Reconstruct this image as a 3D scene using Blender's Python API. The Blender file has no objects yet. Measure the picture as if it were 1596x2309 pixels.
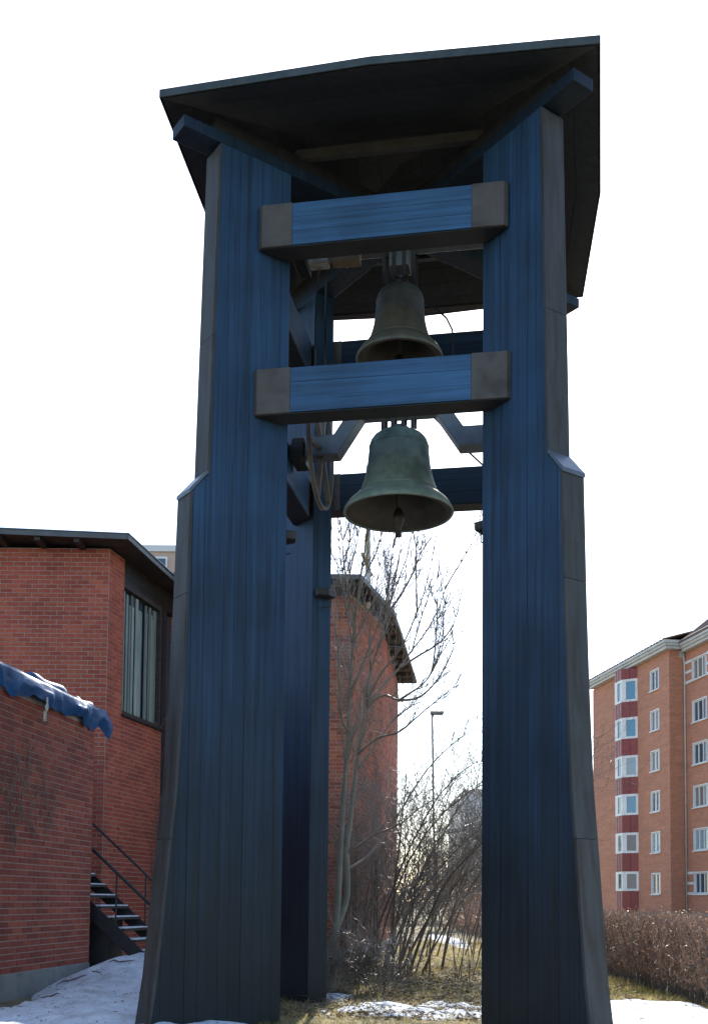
import bpy, math, random
from mathutils import Vector, Matrix, noise

# ------------------------------------------------------------------ camera, world, sun, exposure
sc = bpy.context.scene
rad = math.radians
CAM_Z = 1.2
F_PX, PITCH, ROLL, SHIFT_PX = 2439.37, 0.0611, 0.0094, 726.75      # calibrated on a 1596 x 2309 frame
cd = bpy.data.cameras.new("camera")
cam = bpy.data.objects.new("camera", cd)
sc.collection.objects.link(cam)
cd.sensor_fit = 'HORIZONTAL'
cd.sensor_width = 36.0
cd.lens = 36.0 * F_PX / 1596.0
cd.shift_y = SHIFT_PX / 1596.0
cd.clip_start, cd.clip_end = 0.1, 3000
fw = Vector((0, math.cos(PITCH), math.sin(PITCH)))
up0 = Vector((0, -math.sin(PITCH), math.cos(PITCH)))
rt0 = Vector((1, 0, 0))
rt = rt0 * math.cos(ROLL) + up0 * math.sin(ROLL)
up = up0 * math.cos(ROLL) - rt0 * math.sin(ROLL)
mw = Matrix((rt, up, -fw)).transposed().to_4x4()
mw.translation = Vector((0, 0, CAM_Z))
cam.matrix_world = mw
sc.camera = cam

SUN_AZ, SUN_EL = rad(6.0), rad(34.5)          # azimuth to the right of straight ahead (+Y)
world = bpy.data.worlds.new("World")
sc.world = world
world.use_nodes = True
wn = world.node_tree
wn.nodes.clear()
sky = wn.nodes.new('ShaderNodeTexSky')
sky.sky_type = 'NISHITA'
sky.sun_disc = False
sky.sun_elevation = SUN_EL
sky.sun_rotation = SUN_AZ
sky.air_density, sky.dust_density, sky.ozone_density = 0.9, 0.5, 1.0
bg = wn.nodes.new('ShaderNodeBackground')
bg.inputs[1].default_value = 0.15
wo = wn.nodes.new('ShaderNodeOutputWorld')
wn.links.new(sky.outputs[0], bg.inputs[0])
wn.links.new(bg.outputs[0], wo.inputs[0])
ld = bpy.data.lights.new("sun", 'SUN')
ld.energy = 4.0
ld.angle = rad(0.53)
ld.color = (1.0, 0.95, 0.87)
sun = bpy.data.objects.new("sun", ld)
sc.collection.objects.link(sun)
to_sun = Vector((math.sin(SUN_AZ) * math.cos(SUN_EL), math.cos(SUN_AZ) * math.cos(SUN_EL), math.sin(SUN_EL)))
sun.rotation_euler = (-to_sun).to_track_quat('-Z', 'Y').to_euler()
sun.location = (6, 40, 30)
sc.view_settings.view_transform = 'Standard'
sc.view_settings.look = 'None'
sc.view_settings.exposure = 1.15
sc.view_settings.gamma = 1.0
sc.view_settings.use_curve_mapping = False
sc.render.engine = 'CYCLES'
sc.cycles.max_bounces = 8

# ------------------------------------------------------------------ helpers
COL = sc.collection
RND = random.Random(11)
OFF = {}


def at(px, py, Y):
    """point at depth Y seen at (px, py) of the 1596-wide frame"""
    xr, yr = (px - 798) / F_PX, -(py - 1154.5 - SHIFT_PX) / F_PX
    x = xr * math.cos(ROLL) - yr * math.sin(ROLL)
    y = xr * math.sin(ROLL) + yr * math.cos(ROLL)
    d = Vector((x, math.cos(PITCH) - y * math.sin(PITCH), math.sin(PITCH) + y * math.cos(PITCH)))
    return Vector((0, 0, CAM_Z)) + d * (Y / d.y)


def tag(o, label=None, cat=None, group=None, kind=None):
    if label: o['label'] = label
    if cat: o['category'] = cat
    if group: o['group'] = group
    if kind: o['kind'] = kind
    return o


def thing(name, label, cat, loc=(0, 0, 0), rz=0.0, group=None):
    o = bpy.data.objects.new(name, None)
    COL.objects.link(o)
    o.empty_display_size = 0.2
    o.location = loc
    o.rotation_euler = (0, 0, rz)
    tag(o, label, cat, group)
    OFF[o] = Vector(loc) if rz == 0 else Vector((0, 0, 0))
    return o


class MB:
    def __init__(self):
        self.v, self.f, self.tone = [], [], []

    def add(self, vs, fs, tone=None):
        b = len(self.v)
        self.v += [tuple(p) for p in vs]
        self.f += [tuple(b + i for i in f) for f in fs]
        if tone is not None:
            self.tone += [tone] * len(vs)
        return self

    def box(self, x0, x1, y0, y1, z0, z1, tone=None):
        return self.add([(x0, y0, z0), (x1, y0, z0), (x1, y1, z0), (x0, y1, z0), (x0, y0, z1), (x1, y0, z1), (x1, y1, z1), (x0, y1, z1)],
                        [(0, 3, 2, 1), (4, 5, 6, 7), (0, 1, 5, 4), (1, 2, 6, 5), (2, 3, 7, 6), (3, 0, 4, 7)], tone)

    def prism(self, pts, vec):
        """polygon of 3-D points swept along vec"""
        n = len(pts)
        vec = Vector(vec)
        a = [Vector(p) for p in pts]
        nrm = Vector((0, 0, 0))
        for i in range(n):
            nrm += a[i].cross(a[(i + 1) % n])
        if nrm.dot(vec) < 0:
            a.reverse()
        b = [p + vec for p in a]
        return self.add(a + b, [tuple(range(n - 1, -1, -1)), tuple(range(n, 2 * n))] + [(i, (i + 1) % n, n + (i + 1) % n, n + i) for i in range(n)])

    def poly(self, plan, z0, z1):
        return self.prism([(x, y, z0) for x, y in plan], (0, 0, z1 - z0))

    def bar(self, p0, p1, w, h, upv=(0, 0, 1)):
        p0, p1 = Vector(p0), Vector(p1)
        d = (p1 - p0).normalized()
        s = d.cross(Vector(upv))
        if s.length < 1e-4:
            s = d.cross(Vector((1, 0, 0)))
        s.normalize()
        u = s.cross(d)
        s *= w / 2
        u *= h / 2
        q = [p0 - s - u, p0 + s - u, p0 + s + u, p0 - s + u]
        return self.prism(q, p1 - p0)

    def tube(self, pts, rads, n=6, cap=True):
        pts = [Vector(p) for p in pts]
        if not hasattr(rads, '__len__'):
            rads = [rads] * len(pts)
        b = len(self.v)
        ref = None
        for i, p in enumerate(pts):
            d = (pts[min(i + 1, len(pts) - 1)] - pts[max(i - 1, 0)])
            if d.length < 1e-9:
                d = Vector((0, 0, 1))
            d.normalize()
            if ref is None:
                ref = d.cross(Vector((0.31, 0.9, 0.17)))
                if ref.length < .05:
                    ref = d.cross(Vector((1, 0, 0)))
            ref = (ref - d * ref.dot(d)).normalized()
            w = d.cross(ref)
            for k in range(n):
                a = 2 * math.pi * k / n
                self.v.append(tuple(p + (ref * math.cos(a) + w * math.sin(a)) * rads[i]))
        for i in range(len(pts) - 1):
            for k in range(n):
                a, c = b + i * n + k, b + i * n + (k + 1) % n
                self.f.append((a, c, c + n, a + n))
        if cap:
            self.f.append(tuple(b + k for k in range(n - 1, -1, -1)))
            self.f.append(tuple(b + (len(pts) - 1) * n + k for k in range(n)))
        return self

    def lathe(self, prof, c=(0, 0, 0), n=56):
        b = len(self.v)
        for r, z in prof:
            for k in range(n):
                a = 2 * math.pi * k / n
                self.v.append((c[0] + r * math.cos(a), c[1] + r * math.sin(a), c[2] + z))
        for i in range(len(prof) - 1):
            for k in range(n):
                a, d = b + i * n + k, b + i * n + (k + 1) % n
                self.f.append((a, d, d + n, a + n))
        return self

    def build(self, name, mat, parent=None, smooth=False, bevel=0.0, kind=None, label=None):
        me = bpy.data.meshes.new(name)
        root = parent
        while root is not None and root.parent is not None:
            root = root.parent
        off = OFF.get(root, Vector((0, 0, 0)))
        me.from_pydata([(x - off.x, y - off.y, z - off.z) for x, y, z in self.v] if off.length else self.v, [], self.f)
        if self.tone:
            a = me.attributes.new('tone', 'FLOAT', 'POINT')
            a.data.foreach_set('value', self.tone)
        if smooth:
            me.polygons.foreach_set('use_smooth', [True] * len(me.polygons))
        me.materials.append(mat)
        me.update()
        o = bpy.data.objects.new(name, me)
        COL.objects.link(o)
        o.parent = parent
        if bevel:
            m = o.modifiers.new('bevel', 'BEVEL')
            m.width, m.segments, m.limit_method = bevel, 2, 'ANGLE'
            m.angle_limit = rad(35)
        if kind: o['kind'] = kind
        if label: o['label'] = label
        return o


def nd(nt, t, **kw):
    n = nt.nodes.new(t)
    for k, v in kw.items():
        setattr(n, k, v)
    return n


def M(name, c1, c2=None, scale=6.0, stretch=(1, 1, 1), rough=.6, metal=0.0, bump=0.0, bscale=None, lo=.35, hi=.65, rnd=0.0, spec=.5, detail=5, c3=None, s3=1.2):
    m = bpy.data.materials.new(name)
    m.use_nodes = True
    nt = m.node_tree
    bs = nt.nodes['Principled BSDF']
    bs.inputs['Roughness'].default_value = rough
    bs.inputs['Metallic'].default_value = metal
    bs.inputs['Specular IOR Level'].default_value = spec
    L = nt.links.new
    tc = nd(nt, 'ShaderNodeTexCoord')
    mp = nd(nt, 'ShaderNodeMapping')
    mp.inputs['Scale'].default_value = stretch
    L(tc.outputs['Object'], mp.inputs[0])
    vec = mp.outputs[0]
    oi = nd(nt, 'ShaderNodeObjectInfo')
    if rnd:
        ad = nd(nt, 'ShaderNodeVectorMath', operation='ADD')
        mu = nd(nt, 'ShaderNodeMath', operation='MULTIPLY')
        mu.inputs[1].default_value = 37.0
        L(oi.outputs['Random'], mu.inputs[0])
        L(vec, ad.inputs[0])
        L(mu.outputs[0], ad.inputs[1])
        vec = ad.outputs[0]
    n1 = nd(nt, 'ShaderNodeTexNoise')
    n1.inputs['Scale'].default_value = scale
    n1.inputs['Detail'].default_value = detail
    n1.inputs['Roughness'].default_value = .6
    L(vec, n1.inputs['Vector'])
    rp = nd(nt, 'ShaderNodeValToRGB')
    rp.color_ramp.elements[0].position, rp.color_ramp.elements[1].position = lo, hi
    rp.color_ramp.elements[0].color = (*c1, 1)
    rp.color_ramp.elements[1].color = (*(c2 or c1), 1)
    L(n1.outputs['Fac'], rp.inputs[0])
    col = rp.outputs[0]
    if c3:
        n3 = nd(nt, 'ShaderNodeTexNoise')
        n3.inputs['Scale'].default_value = s3
        n3.inputs['Detail'].default_value = 6
        L(vec, n3.inputs['Vector'])
        r3 = nd(nt, 'ShaderNodeValToRGB')
        r3.color_ramp.elements[0].position, r3.color_ramp.elements[1].position = .5, .66
        L(n3.outputs['Fac'], r3.inputs[0])
        mx = nd(nt, 'ShaderNodeMix', data_type='RGBA')
        L(r3.outputs[0], mx.inputs[0])
        L(col, mx.inputs[6])
        mx.inputs[7].default_value = (*c3, 1)
        col = mx.outputs[2]
    if rnd:
        mr = nd(nt, 'ShaderNodeMapRange')
        mr.inputs[3].default_value, mr.inputs[4].default_value = 1 - rnd, 1 + rnd
        L(oi.outputs['Random'], mr.inputs[0])
        hs = nd(nt, 'ShaderNodeHueSaturation')
        L(mr.outputs[0], hs.inputs['Value'])
        L(col, hs.inputs['Color'])
        col = hs.outputs[0]
    L(col, bs.inputs['Base Color'])
    if bump:
        nb = nd(nt, 'ShaderNodeTexNoise')
        nb.inputs['Scale'].default_value = bscale or scale * 6
        nb.inputs['Detail'].default_value = 4
        L(vec, nb.inputs['Vector'])
        bp = nd(nt, 'ShaderNodeBump')
        bp.inputs['Strength'].default_value = bump
        bp.inputs['Distance'].default_value = .02
        L(nb.outputs['Fac'], bp.inputs['Height'])
        L(bp.outputs[0], bs.inputs['Normal'])
    return m


def blue_wood(name, axis, gain=1.0):
    """blue stained boards: streaks along the grain, dark cracks, the paint worn to grey-green near the ground and darkened for shade there"""
    m = bpy.data.materials.new(name)
    m.use_nodes = True
    nt = m.node_tree
    L = nt.links.new
    bs = nt.nodes['Principled BSDF']
    tc = nd(nt, 'ShaderNodeTexCoord')
    oi = nd(nt, 'ShaderNodeObjectInfo')
    mu = nd(nt, 'ShaderNodeMath', operation='MULTIPLY')
    mu.inputs[1].default_value = 53.0
    L(oi.outputs['Random'], mu.inputs[0])
    ad = nd(nt, 'ShaderNodeVectorMath', operation='ADD')
    L(tc.outputs['Object'], ad.inputs[0])
    L(mu.outputs[0], ad.inputs[1])
    mp = nd(nt, 'ShaderNodeMapping')
    mp.inputs['Scale'].default_value = {'z': (22, 22, .55), 'x': (.6, 22, 22), 'y': (22, .6, 22)}[axis]
    L(ad.outputs[0], mp.inputs[0])
    n1 = nd(nt, 'ShaderNodeTexNoise')
    n1.inputs['Scale'].default_value, n1.inputs['Detail'].default_value = 1.0, 6
    L(mp.outputs[0], n1.inputs['Vector'])
    rp = nd(nt, 'ShaderNodeValToRGB')
    e = rp.color_ramp.elements
    e[0].position, e[0].color = .28, (.0095, .029, .057, 1)
    e[1].position, e[1].color = .74, (.021, .069, .143, 1)
    q = e.new(.44)
    q.color = (.0145, .046, .096, 1)
    L(n1.outputs['Fac'], rp.inputs[0])
    # broad blotches of fading
    n2 = nd(nt, 'ShaderNodeTexNoise')
    n2.inputs['Scale'].default_value, n2.inputs['Detail'].default_value = 1.1, 4
    L(tc.outputs['Object'], n2.inputs['Vector'])
    m2 = nd(nt, 'ShaderNodeMapRange')
    m2.inputs[1].default_value, m2.inputs[2].default_value = .35, .7
    m2.inputs[3].default_value, m2.inputs[4].default_value = .72, 1.2
    L(n2.outputs['Fac'], m2.inputs[0])
    # worn lower part, its colour also darkened for the shade at the feet
    sp = nd(nt, 'ShaderNodeSeparateXYZ')
    L(tc.outputs['Object'], sp.inputs[0])
    wv = nd(nt, 'ShaderNodeMath', operation='MULTIPLY_ADD')
    wv.inputs[1].default_value, wv.inputs[2].default_value = 2.2, -1.1
    L(n1.outputs['Fac'], wv.inputs[0])
    zz = nd(nt, 'ShaderNodeMath', operation='ADD')
    L(sp.outputs['Z'], zz.inputs[0])
    L(wv.outputs[0], zz.inputs[1])
    wr = nd(nt, 'ShaderNodeMapRange')
    wr.inputs[1].default_value, wr.inputs[2].default_value = 5.0, .9
    wr.inputs[3].default_value, wr.inputs[4].default_value = 0, .93
    L(zz.outputs[0], wr.inputs[0])
    mx = nd(nt, 'ShaderNodeMix', data_type='RGBA')
    L(wr.outputs[0], mx.inputs[0])
    L(rp.outputs[0], mx.inputs[6])
    mx.inputs[7].default_value = (.0098, .0120, .0118, 1)
    hs = nd(nt, 'ShaderNodeHueSaturation')
    mr = nd(nt, 'ShaderNodeMapRange')
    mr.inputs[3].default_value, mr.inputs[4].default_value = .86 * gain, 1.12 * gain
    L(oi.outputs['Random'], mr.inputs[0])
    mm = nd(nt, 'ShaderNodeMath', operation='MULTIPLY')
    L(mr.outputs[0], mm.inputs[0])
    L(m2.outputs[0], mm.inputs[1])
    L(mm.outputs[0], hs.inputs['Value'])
    L(mx.outputs[2], hs.inputs['Color'])
    L(hs.outputs[0], bs.inputs['Base Color'])
    mp4 = nd(nt, 'ShaderNodeMapping')
    mp4.inputs['Scale'].default_value = {'z': (70, 70, 1.1), 'x': (1.6, 60, 60), 'y': (60, 1.6, 60)}[axis]
    L(ad.outputs[0], mp4.inputs[0])
    n4 = nd(nt, 'ShaderNodeTexNoise')
    n4.inputs['Scale'].default_value, n4.inputs['Detail'].default_value = 1.0, 3
    L(mp4.outputs[0], n4.inputs['Vector'])
    r4 = nd(nt, 'ShaderNodeMapRange')
    r4.inputs[1].default_value, r4.inputs[2].default_value = .30, .37
    r4.inputs[3].default_value, r4.inputs[4].default_value = .45, 1.0
    L(n4.outputs['Fac'], r4.inputs[0])
    m4 = nd(nt, 'ShaderNodeMath', operation='MULTIPLY')
    L(mm.outputs[0], m4.inputs[0])
    L(r4.outputs[0], m4.inputs[1])
    L(m4.outputs[0], hs.inputs['Value'])
    bs.inputs['Roughness'].default_value = .6
    bs.inputs['Specular IOR Level'].default_value = .35
    bp = nd(nt, 'ShaderNodeBump')
    bp.inputs['Strength'].default_value, bp.inputs['Distance'].default_value = .35, .01
    L(n1.outputs['Fac'], bp.inputs['Height'])
    L(bp.outputs[0], bs.inputs['Normal'])
    return m


def brick_mat(name, dark, mid, light):
    m = bpy.data.materials.new(name)
    m.use_nodes = True
    nt = m.node_tree
    L = nt.links.new
    bs = nt.nodes['Principled BSDF']
    oi = nd(nt, 'ShaderNodeObjectInfo')
    at_ = nd(nt, 'ShaderNodeAttribute', attribute_name='tone')
    s = nd(nt, 'ShaderNodeMath', operation='ADD')
    L(oi.outputs['Random'], s.inputs[0])
    L(at_.outputs['Fac'], s.inputs[1])
    fr = nd(nt, 'ShaderNodeMath', operation='FRACT')
    L(s.outputs[0], fr.inputs[0])
    rp = nd(nt, 'ShaderNodeValToRGB')
    e = rp.color_ramp.elements
    e[0].position, e[0].color = 0, (*dark, 1)
    e[1].position, e[1].color = 1, (*light, 1)
    e.new(.5).color = (*mid, 1)
    L(fr.outputs[0], rp.inputs[0])
    tc = nd(nt, 'ShaderNodeTexCoord')
    n1 = nd(nt, 'ShaderNodeTexNoise')
    n1.inputs['Scale'].default_value, n1.inputs['Detail'].default_value = 30, 4
    L(tc.outputs['Object'], n1.inputs['Vector'])
    mr = nd(nt, 'ShaderNodeMapRange')
    mr.inputs[3].default_value, mr.inputs[4].default_value = .65, 1.35
    L(n1.outputs['Fac'], mr.inputs[0])
    ge = nd(nt, 'ShaderNodeNewGeometry')
    n5 = nd(nt, 'ShaderNodeTexNoise')
    n5.inputs['Scale'].default_value, n5.inputs['Detail'].default_value = 1.3, 5
    L(ge.outputs['Position'], n5.inputs['Vector'])
    r5 = nd(nt, 'ShaderNodeMapRange')
    r5.inputs[1].default_value, r5.inputs[2].default_value = .35, .68
    r5.inputs[3].default_value, r5.inputs[4].default_value = .84, 1.12
    L(n5.outputs['Fac'], r5.inputs[0])
    m5 = nd(nt, 'ShaderNodeMath', operation='MULTIPLY')
    L(mr.outputs[0], m5.inputs[0])
    L(r5.outputs[0], m5.inputs[1])
    hs = nd(nt, 'ShaderNodeHueSaturation')
    L(m5.outputs[0], hs.inputs['Value'])
    L(rp.outputs[0], hs.inputs['Color'])
    L(hs.outputs[0], bs.inputs['Base Color'])
    bs.inputs['Roughness'].default_value = .85
    bp = nd(nt, 'ShaderNodeBump')
    bp.inputs['Strength'].default_value, bp.inputs['Distance'].default_value = .5, .008
    L(n1.outputs['Fac'], bp.inputs['Height'])
    L(bp.outputs[0], bs.inputs['Normal'])
    return m


def far_brick(name):
    m = bpy.data.materials.new(name)
    m.use_nodes = True
    nt = m.node_tree
    L = nt.links.new
    bs = nt.nodes['Principled BSDF']
    tc = nd(nt, 'ShaderNodeTexCoord')
    sp = nd(nt, 'ShaderNodeSeparateXYZ')
    L(tc.outputs['Object'], sp.inputs[0])
    a = nd(nt, 'ShaderNodeMath', operation='ADD')
    L(sp.outputs['X'], a.inputs[0])
    L(sp.outputs['Y'], a.inputs[1])
    cb = nd(nt, 'ShaderNodeCombineXYZ')
    L(a.outputs[0], cb.inputs['X'])
    L(sp.outputs['Z'], cb.inputs['Y'])
    bt = nd(nt, 'ShaderNodeTexBrick')
    bt.inputs['Scale'].default_value = 1.0
    bt.inputs['Brick Width'].default_value = .26
    bt.inputs['Row Height'].default_value = .075
    bt.inputs['Mortar Size'].default_value = .009
    bt.inputs['Color1'].default_value = (.56, .215, .108, 1)
    bt.inputs['Color2'].default_value = (.44, .150, .080, 1)
    bt.inputs['Mortar'].default_value = (.38, .26, .20, 1)
    bt.offset = .5
    L(cb.outputs[0], bt.inputs['Vector'])
    n1 = nd(nt, 'ShaderNodeTexNoise')
    n1.inputs['Scale'].default_value, n1.inputs['Detail'].default_value = .9, 5
    mp = nd(nt, 'ShaderNodeMapping')
    mp.inputs['Scale'].default_value = (.5, .5, 3)
    L(tc.outputs['Object'], mp.inputs[0])
    L(mp.outputs[0], n1.inputs['Vector'])
    mr = nd(nt, 'ShaderNodeMapRange')
    mr.inputs[3].default_value, mr.inputs[4].default_value = .75, 1.25
    L(n1.outputs['Fac'], mr.inputs[0])
    hs = nd(nt, 'ShaderNodeHueSaturation')
    L(mr.outputs[0], hs.inputs['Value'])
    L(bt.outputs['Color'], hs.inputs['Color'])
    L(hs.outputs[0], bs.inputs['Base Color'])
    bs.inputs['Roughness'].default_value = .85
    return m


def ground_mat():
    m = M('ground', (.12, .095, .052), (.28, .225, .115), scale=3.2, rough=.95, bump=1.0, bscale=30, c3=(.10, .105, .035), s3=.8)
    return m


def glass_mat(name, c):
    m = bpy.data.materials.new(name)
    m.use_nodes = True
    b = m.node_tree.nodes['Principled BSDF']
    b.inputs['Base Color'].default_value = (*c, 1)
    b.inputs['Roughness'].default_value = .06
    b.inputs['IOR'].default_value = 1.6
    return m


def translucent(m, f):
    nt = m.node_tree
    bs, out = nt.nodes['Principled BSDF'], nt.nodes['Material Output']
    tr = nd(nt, 'ShaderNodeBsdfTranslucent')
    mx = nd(nt, 'ShaderNodeMixShader')
    mx.inputs[0].default_value = f
    src = bs.inputs['Base Color'].links[0].from_socket
    nt.links.new(src, tr.inputs[0])
    nt.links.new(bs.outputs[0], mx.inputs[1])
    nt.links.new(tr.outputs[0], mx.inputs[2])
    nt.links.new(mx.outputs[0], out.inputs[0])


MAT = dict(
    plank=blue_wood('blue_planks', 'z'), beam_x=blue_wood('blue_beam', 'x', 1.6), beam_y=blue_wood('blue_side_beam', 'y', 1.45), diag=blue_wood('blue_top_beam', 'z', .36), rear_x=blue_wood('shaded_rear_beam', 'x', .5),  # rear_x is the same blue, darkened to paint in the rear beams' backlit shade
    under=M('shade_and_band_black', (.012, .011, .011), (.024, .021, .019), scale=5, rough=.55),  # near-black: painted shade under the beams, also the chapel's dark band boards
    clad=M('cladding_sheet', (.029, .029, .029), (.047, .047, .047), scale=3, stretch=(4, 4, .6), rough=.65, metal=0, bump=.15, rnd=.06, c3=(.026, .020, .015), s3=2.5),
    cap=M('beam_cap_sheet', (.068, .058, .052), (.088, .076, .068), scale=8, rough=.6, metal=.1, rnd=.05, c3=(.046, .036, .030), s3=4),
    coping=M('coping_sheet', (.085, .10, .12), (.12, .14, .16), rough=.4, metal=.4),
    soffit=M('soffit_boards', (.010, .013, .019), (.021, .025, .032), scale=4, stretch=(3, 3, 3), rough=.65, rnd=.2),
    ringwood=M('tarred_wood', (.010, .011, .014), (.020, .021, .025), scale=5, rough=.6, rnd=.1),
    purlin=M('purlin_wood', (.045, .045, .048), (.07, .07, .072), scale=6, rough=.65),
    roof=M('roof_sheet', (.045, .055, .055), (.07, .085, .08), rough=.5, metal=.5),
    darkwood=M('dark_wood', (.030, .024, .022), (.065, .050, .044), scale=5, stretch=(1, 1, 4), rough=.7, rnd=.15),
    rafter=M('rafter_wood', (.085, .072, .062), (.13, .112, .095), scale=6, rough=.7, rnd=.15),
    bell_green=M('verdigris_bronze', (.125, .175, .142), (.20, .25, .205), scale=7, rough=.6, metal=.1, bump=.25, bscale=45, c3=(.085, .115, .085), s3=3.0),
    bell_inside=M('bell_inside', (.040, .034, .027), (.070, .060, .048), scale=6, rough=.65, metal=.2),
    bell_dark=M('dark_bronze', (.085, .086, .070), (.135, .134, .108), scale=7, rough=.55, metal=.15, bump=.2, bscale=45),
    steel=M('grey_painted_steel', (.10, .115, .13), (.15, .165, .18), scale=5, rough=.5, metal=.3),
    iron=M('dark_iron', (.025, .022, .020), (.05, .042, .036), scale=14, rough=.55, metal=.5),
    wheel=M('wheel_wood', (.105, .092, .078), (.15, .132, .112), scale=9, rough=.7),
    motor=M('motor_housing', (.30, .29, .25), (.40, .38, .33), scale=9, rough=.5, c3=(.16, .09, .05), s3=7),
    rusty=M('rusty_housing', (.14, .095, .055), (.22, .16, .09), scale=9, rough=.7),
    cable=M('black_cable', (.02, .02, .022), rough=.5),
    rope=M('pale_rope', (.50, .46, .40), (.62, .58, .5), scale=40, rough=.9),
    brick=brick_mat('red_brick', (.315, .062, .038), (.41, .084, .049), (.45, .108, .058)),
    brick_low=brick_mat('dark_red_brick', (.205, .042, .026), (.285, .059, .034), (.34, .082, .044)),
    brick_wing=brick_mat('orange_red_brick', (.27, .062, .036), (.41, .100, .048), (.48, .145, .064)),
    mortar=M('mortar', (.36, .30, .26), (.50, .43, .37), scale=20, rough=.95),
    farbrick=far_brick('brick_facade'),
    plinth=M('concrete_plinth', (.20, .195, .18), (.30, .29, .27), scale=4, rough=.9, bump=.3, bscale=50, c3=(.13, .125, .11), s3=2),
    roofing=M('bitumen_roof', (.035, .037, .042), (.06, .062, .068), scale=8, rough=.7),
    fascia=M('grey_fascia', (.075, .08, .088), (.11, .115, .12), scale=4, rough=.6),
    slat=M('window_slats', (.20, .245, .225), (.30, .345, .315), scale=3, stretch=(1, 1, .4), rough=.5, rnd=.35),
    glass=glass_mat('window_glass', (.035, .06, .085)),
    glass_warm=glass_mat('curtain_behind_glass', (.20, .17, .15)),
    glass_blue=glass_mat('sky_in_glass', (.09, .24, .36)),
    glass_pale=glass_mat('blind_behind_glass', (.26, .34, .38)),
    white=M('white_paint', (.66, .66, .65), (.78, .78, .76), scale=2, rough=.5),
    offwhite=M('eaves_paint', (.44, .43, .41), (.54, .53, .5), scale=2, rough=.55),
    battens=M('pale_red_battens', (.36, .17, .16), (.42, .21, .2), scale=3, rough=.5),
    redpanel=M('red_panels', (.21, .035, .032), (.26, .045, .04), scale=3, rough=.5, rnd=.12),
    tile=M('roof_tiles', (.17, .10, .075), (.28, .17, .125), scale=6, rough=.8, rnd=.2),
    render=M('beige_render', (.42, .31, .25), (.48, .36, .29), scale=2, rough=.9),
    greyrender=M('grey_render', (.58, .57, .57), (.66, .65, .65), scale=1, rough=.9),
    tarp=M('blue_tarpaulin', (.008, .062, .185), (.016, .095, .25), scale=4, rough=.40, bump=.3, bscale=9, spec=.35),
    tarp_roll=M('pale_tarp_roll', (.045, .085, .19), (.075, .125, .25), scale=4, rough=.55, spec=.3),
    black=M('black_steel', (.012, .012, .016), (.022, .022, .028), scale=5, rough=.5),
    snow=M('snow', (.60, .64, .69), (.74, .77, .80), scale=7, rough=.9, bump=.9, bscale=22, spec=.15, c3=(.50, .51, .52), s3=2.2),
    ground=ground_mat(),
    grass=M('dry_grass', (.36, .28, .10), (.52, .43, .17), scale=2, rough=.8, c3=(.13, .14, .035), s3=.9),
    litter=M('dead_leaves', (.085, .058, .038), (.19, .135, .085), scale=9, rough=.7),
    bark=M('grey_green_bark', (.155, .145, .105), (.235, .22, .165), scale=9, stretch=(1, 1, .4), rough=.75, bump=.4, bscale=50),
    twig=M('brown_twigs', (.15, .118, .090), (.26, .208, .158), scale=3, rough=.42),
    twig_pale=M('pale_twigs', (.24, .21, .165), (.38, .335, .27), scale=3, rough=.3),
    twig_dark=M('dark_stems', (.090, .072, .055), (.165, .132, .10), scale=3, rough=.5),
    hedge=M('hedge_twigs', (.24, .135, .085), (.40, .245, .16), scale=2.5, rough=.5),
    hedge_leaf=M('dry_hedge_leaves', (.28, .155, .095), (.44, .27, .175), scale=3, rough=.42),
    gold=M('gilded_metal', (.42, .28, .08), (.50, .34, .11), rough=.35, metal=.7),
    lamp=M('lamp_post_grey', (.13, .13, .13), (.18, .18, .18), rough=.5, metal=.3),
)


for k_, f_ in (('grass', .5), ('litter', .3), ('hedge_leaf', .35)):
    translucent(MAT[k_], f_)

# ------------------------------------------------------------------ ground and snow
def fbm(x, y, s=1.0, seed=0.0, o=4):
    return noise.fractal(Vector((x * s + seed, y * s - seed, seed * 1.7)), 1.0, 2.0, o)


def gh(x, y):
    h = .02 * fbm(x, y, .6, 3) if abs(x) < 30 and 3 < y < 60 else 0
    return h


def axis_vals(lo, hi, a, b, fine, coarse):
    v, out = lo, []
    while v < hi:
        out.append(v)
        v += fine if a <= v < b else coarse
    out.append(hi)
    return out


gm = MB()
xs = [-900, -300, -120, -60, -30] + axis_vals(-16, 16, -6, 5, .2, 1.0) + [30, 60, 120, 300, 900]
ys = [-300, -60, -20, -5] + axis_vals(2, 60, 8, 24, .2, 1.0) + [80, 120, 200, 400, 1200]
for y in ys:
    for x in xs:
        gm.v.append((x, y, gh(x, y)))
nx = len(xs)
for j in range(len(ys) - 1):
    for i in range(nx - 1):
        a = j * nx + i
        gm.f.append((a, a + 1, a + nx + 1, a + nx))
gr = gm.build('ground', MAT['ground'], smooth=True, kind='structure')
tag(gr, 'dead brown and yellowish grass ground around the bell tower', 'ground')


def w3x(y):
    return -3.62 + (y - 14.9) * .1404          # the low building's brick face


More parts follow.
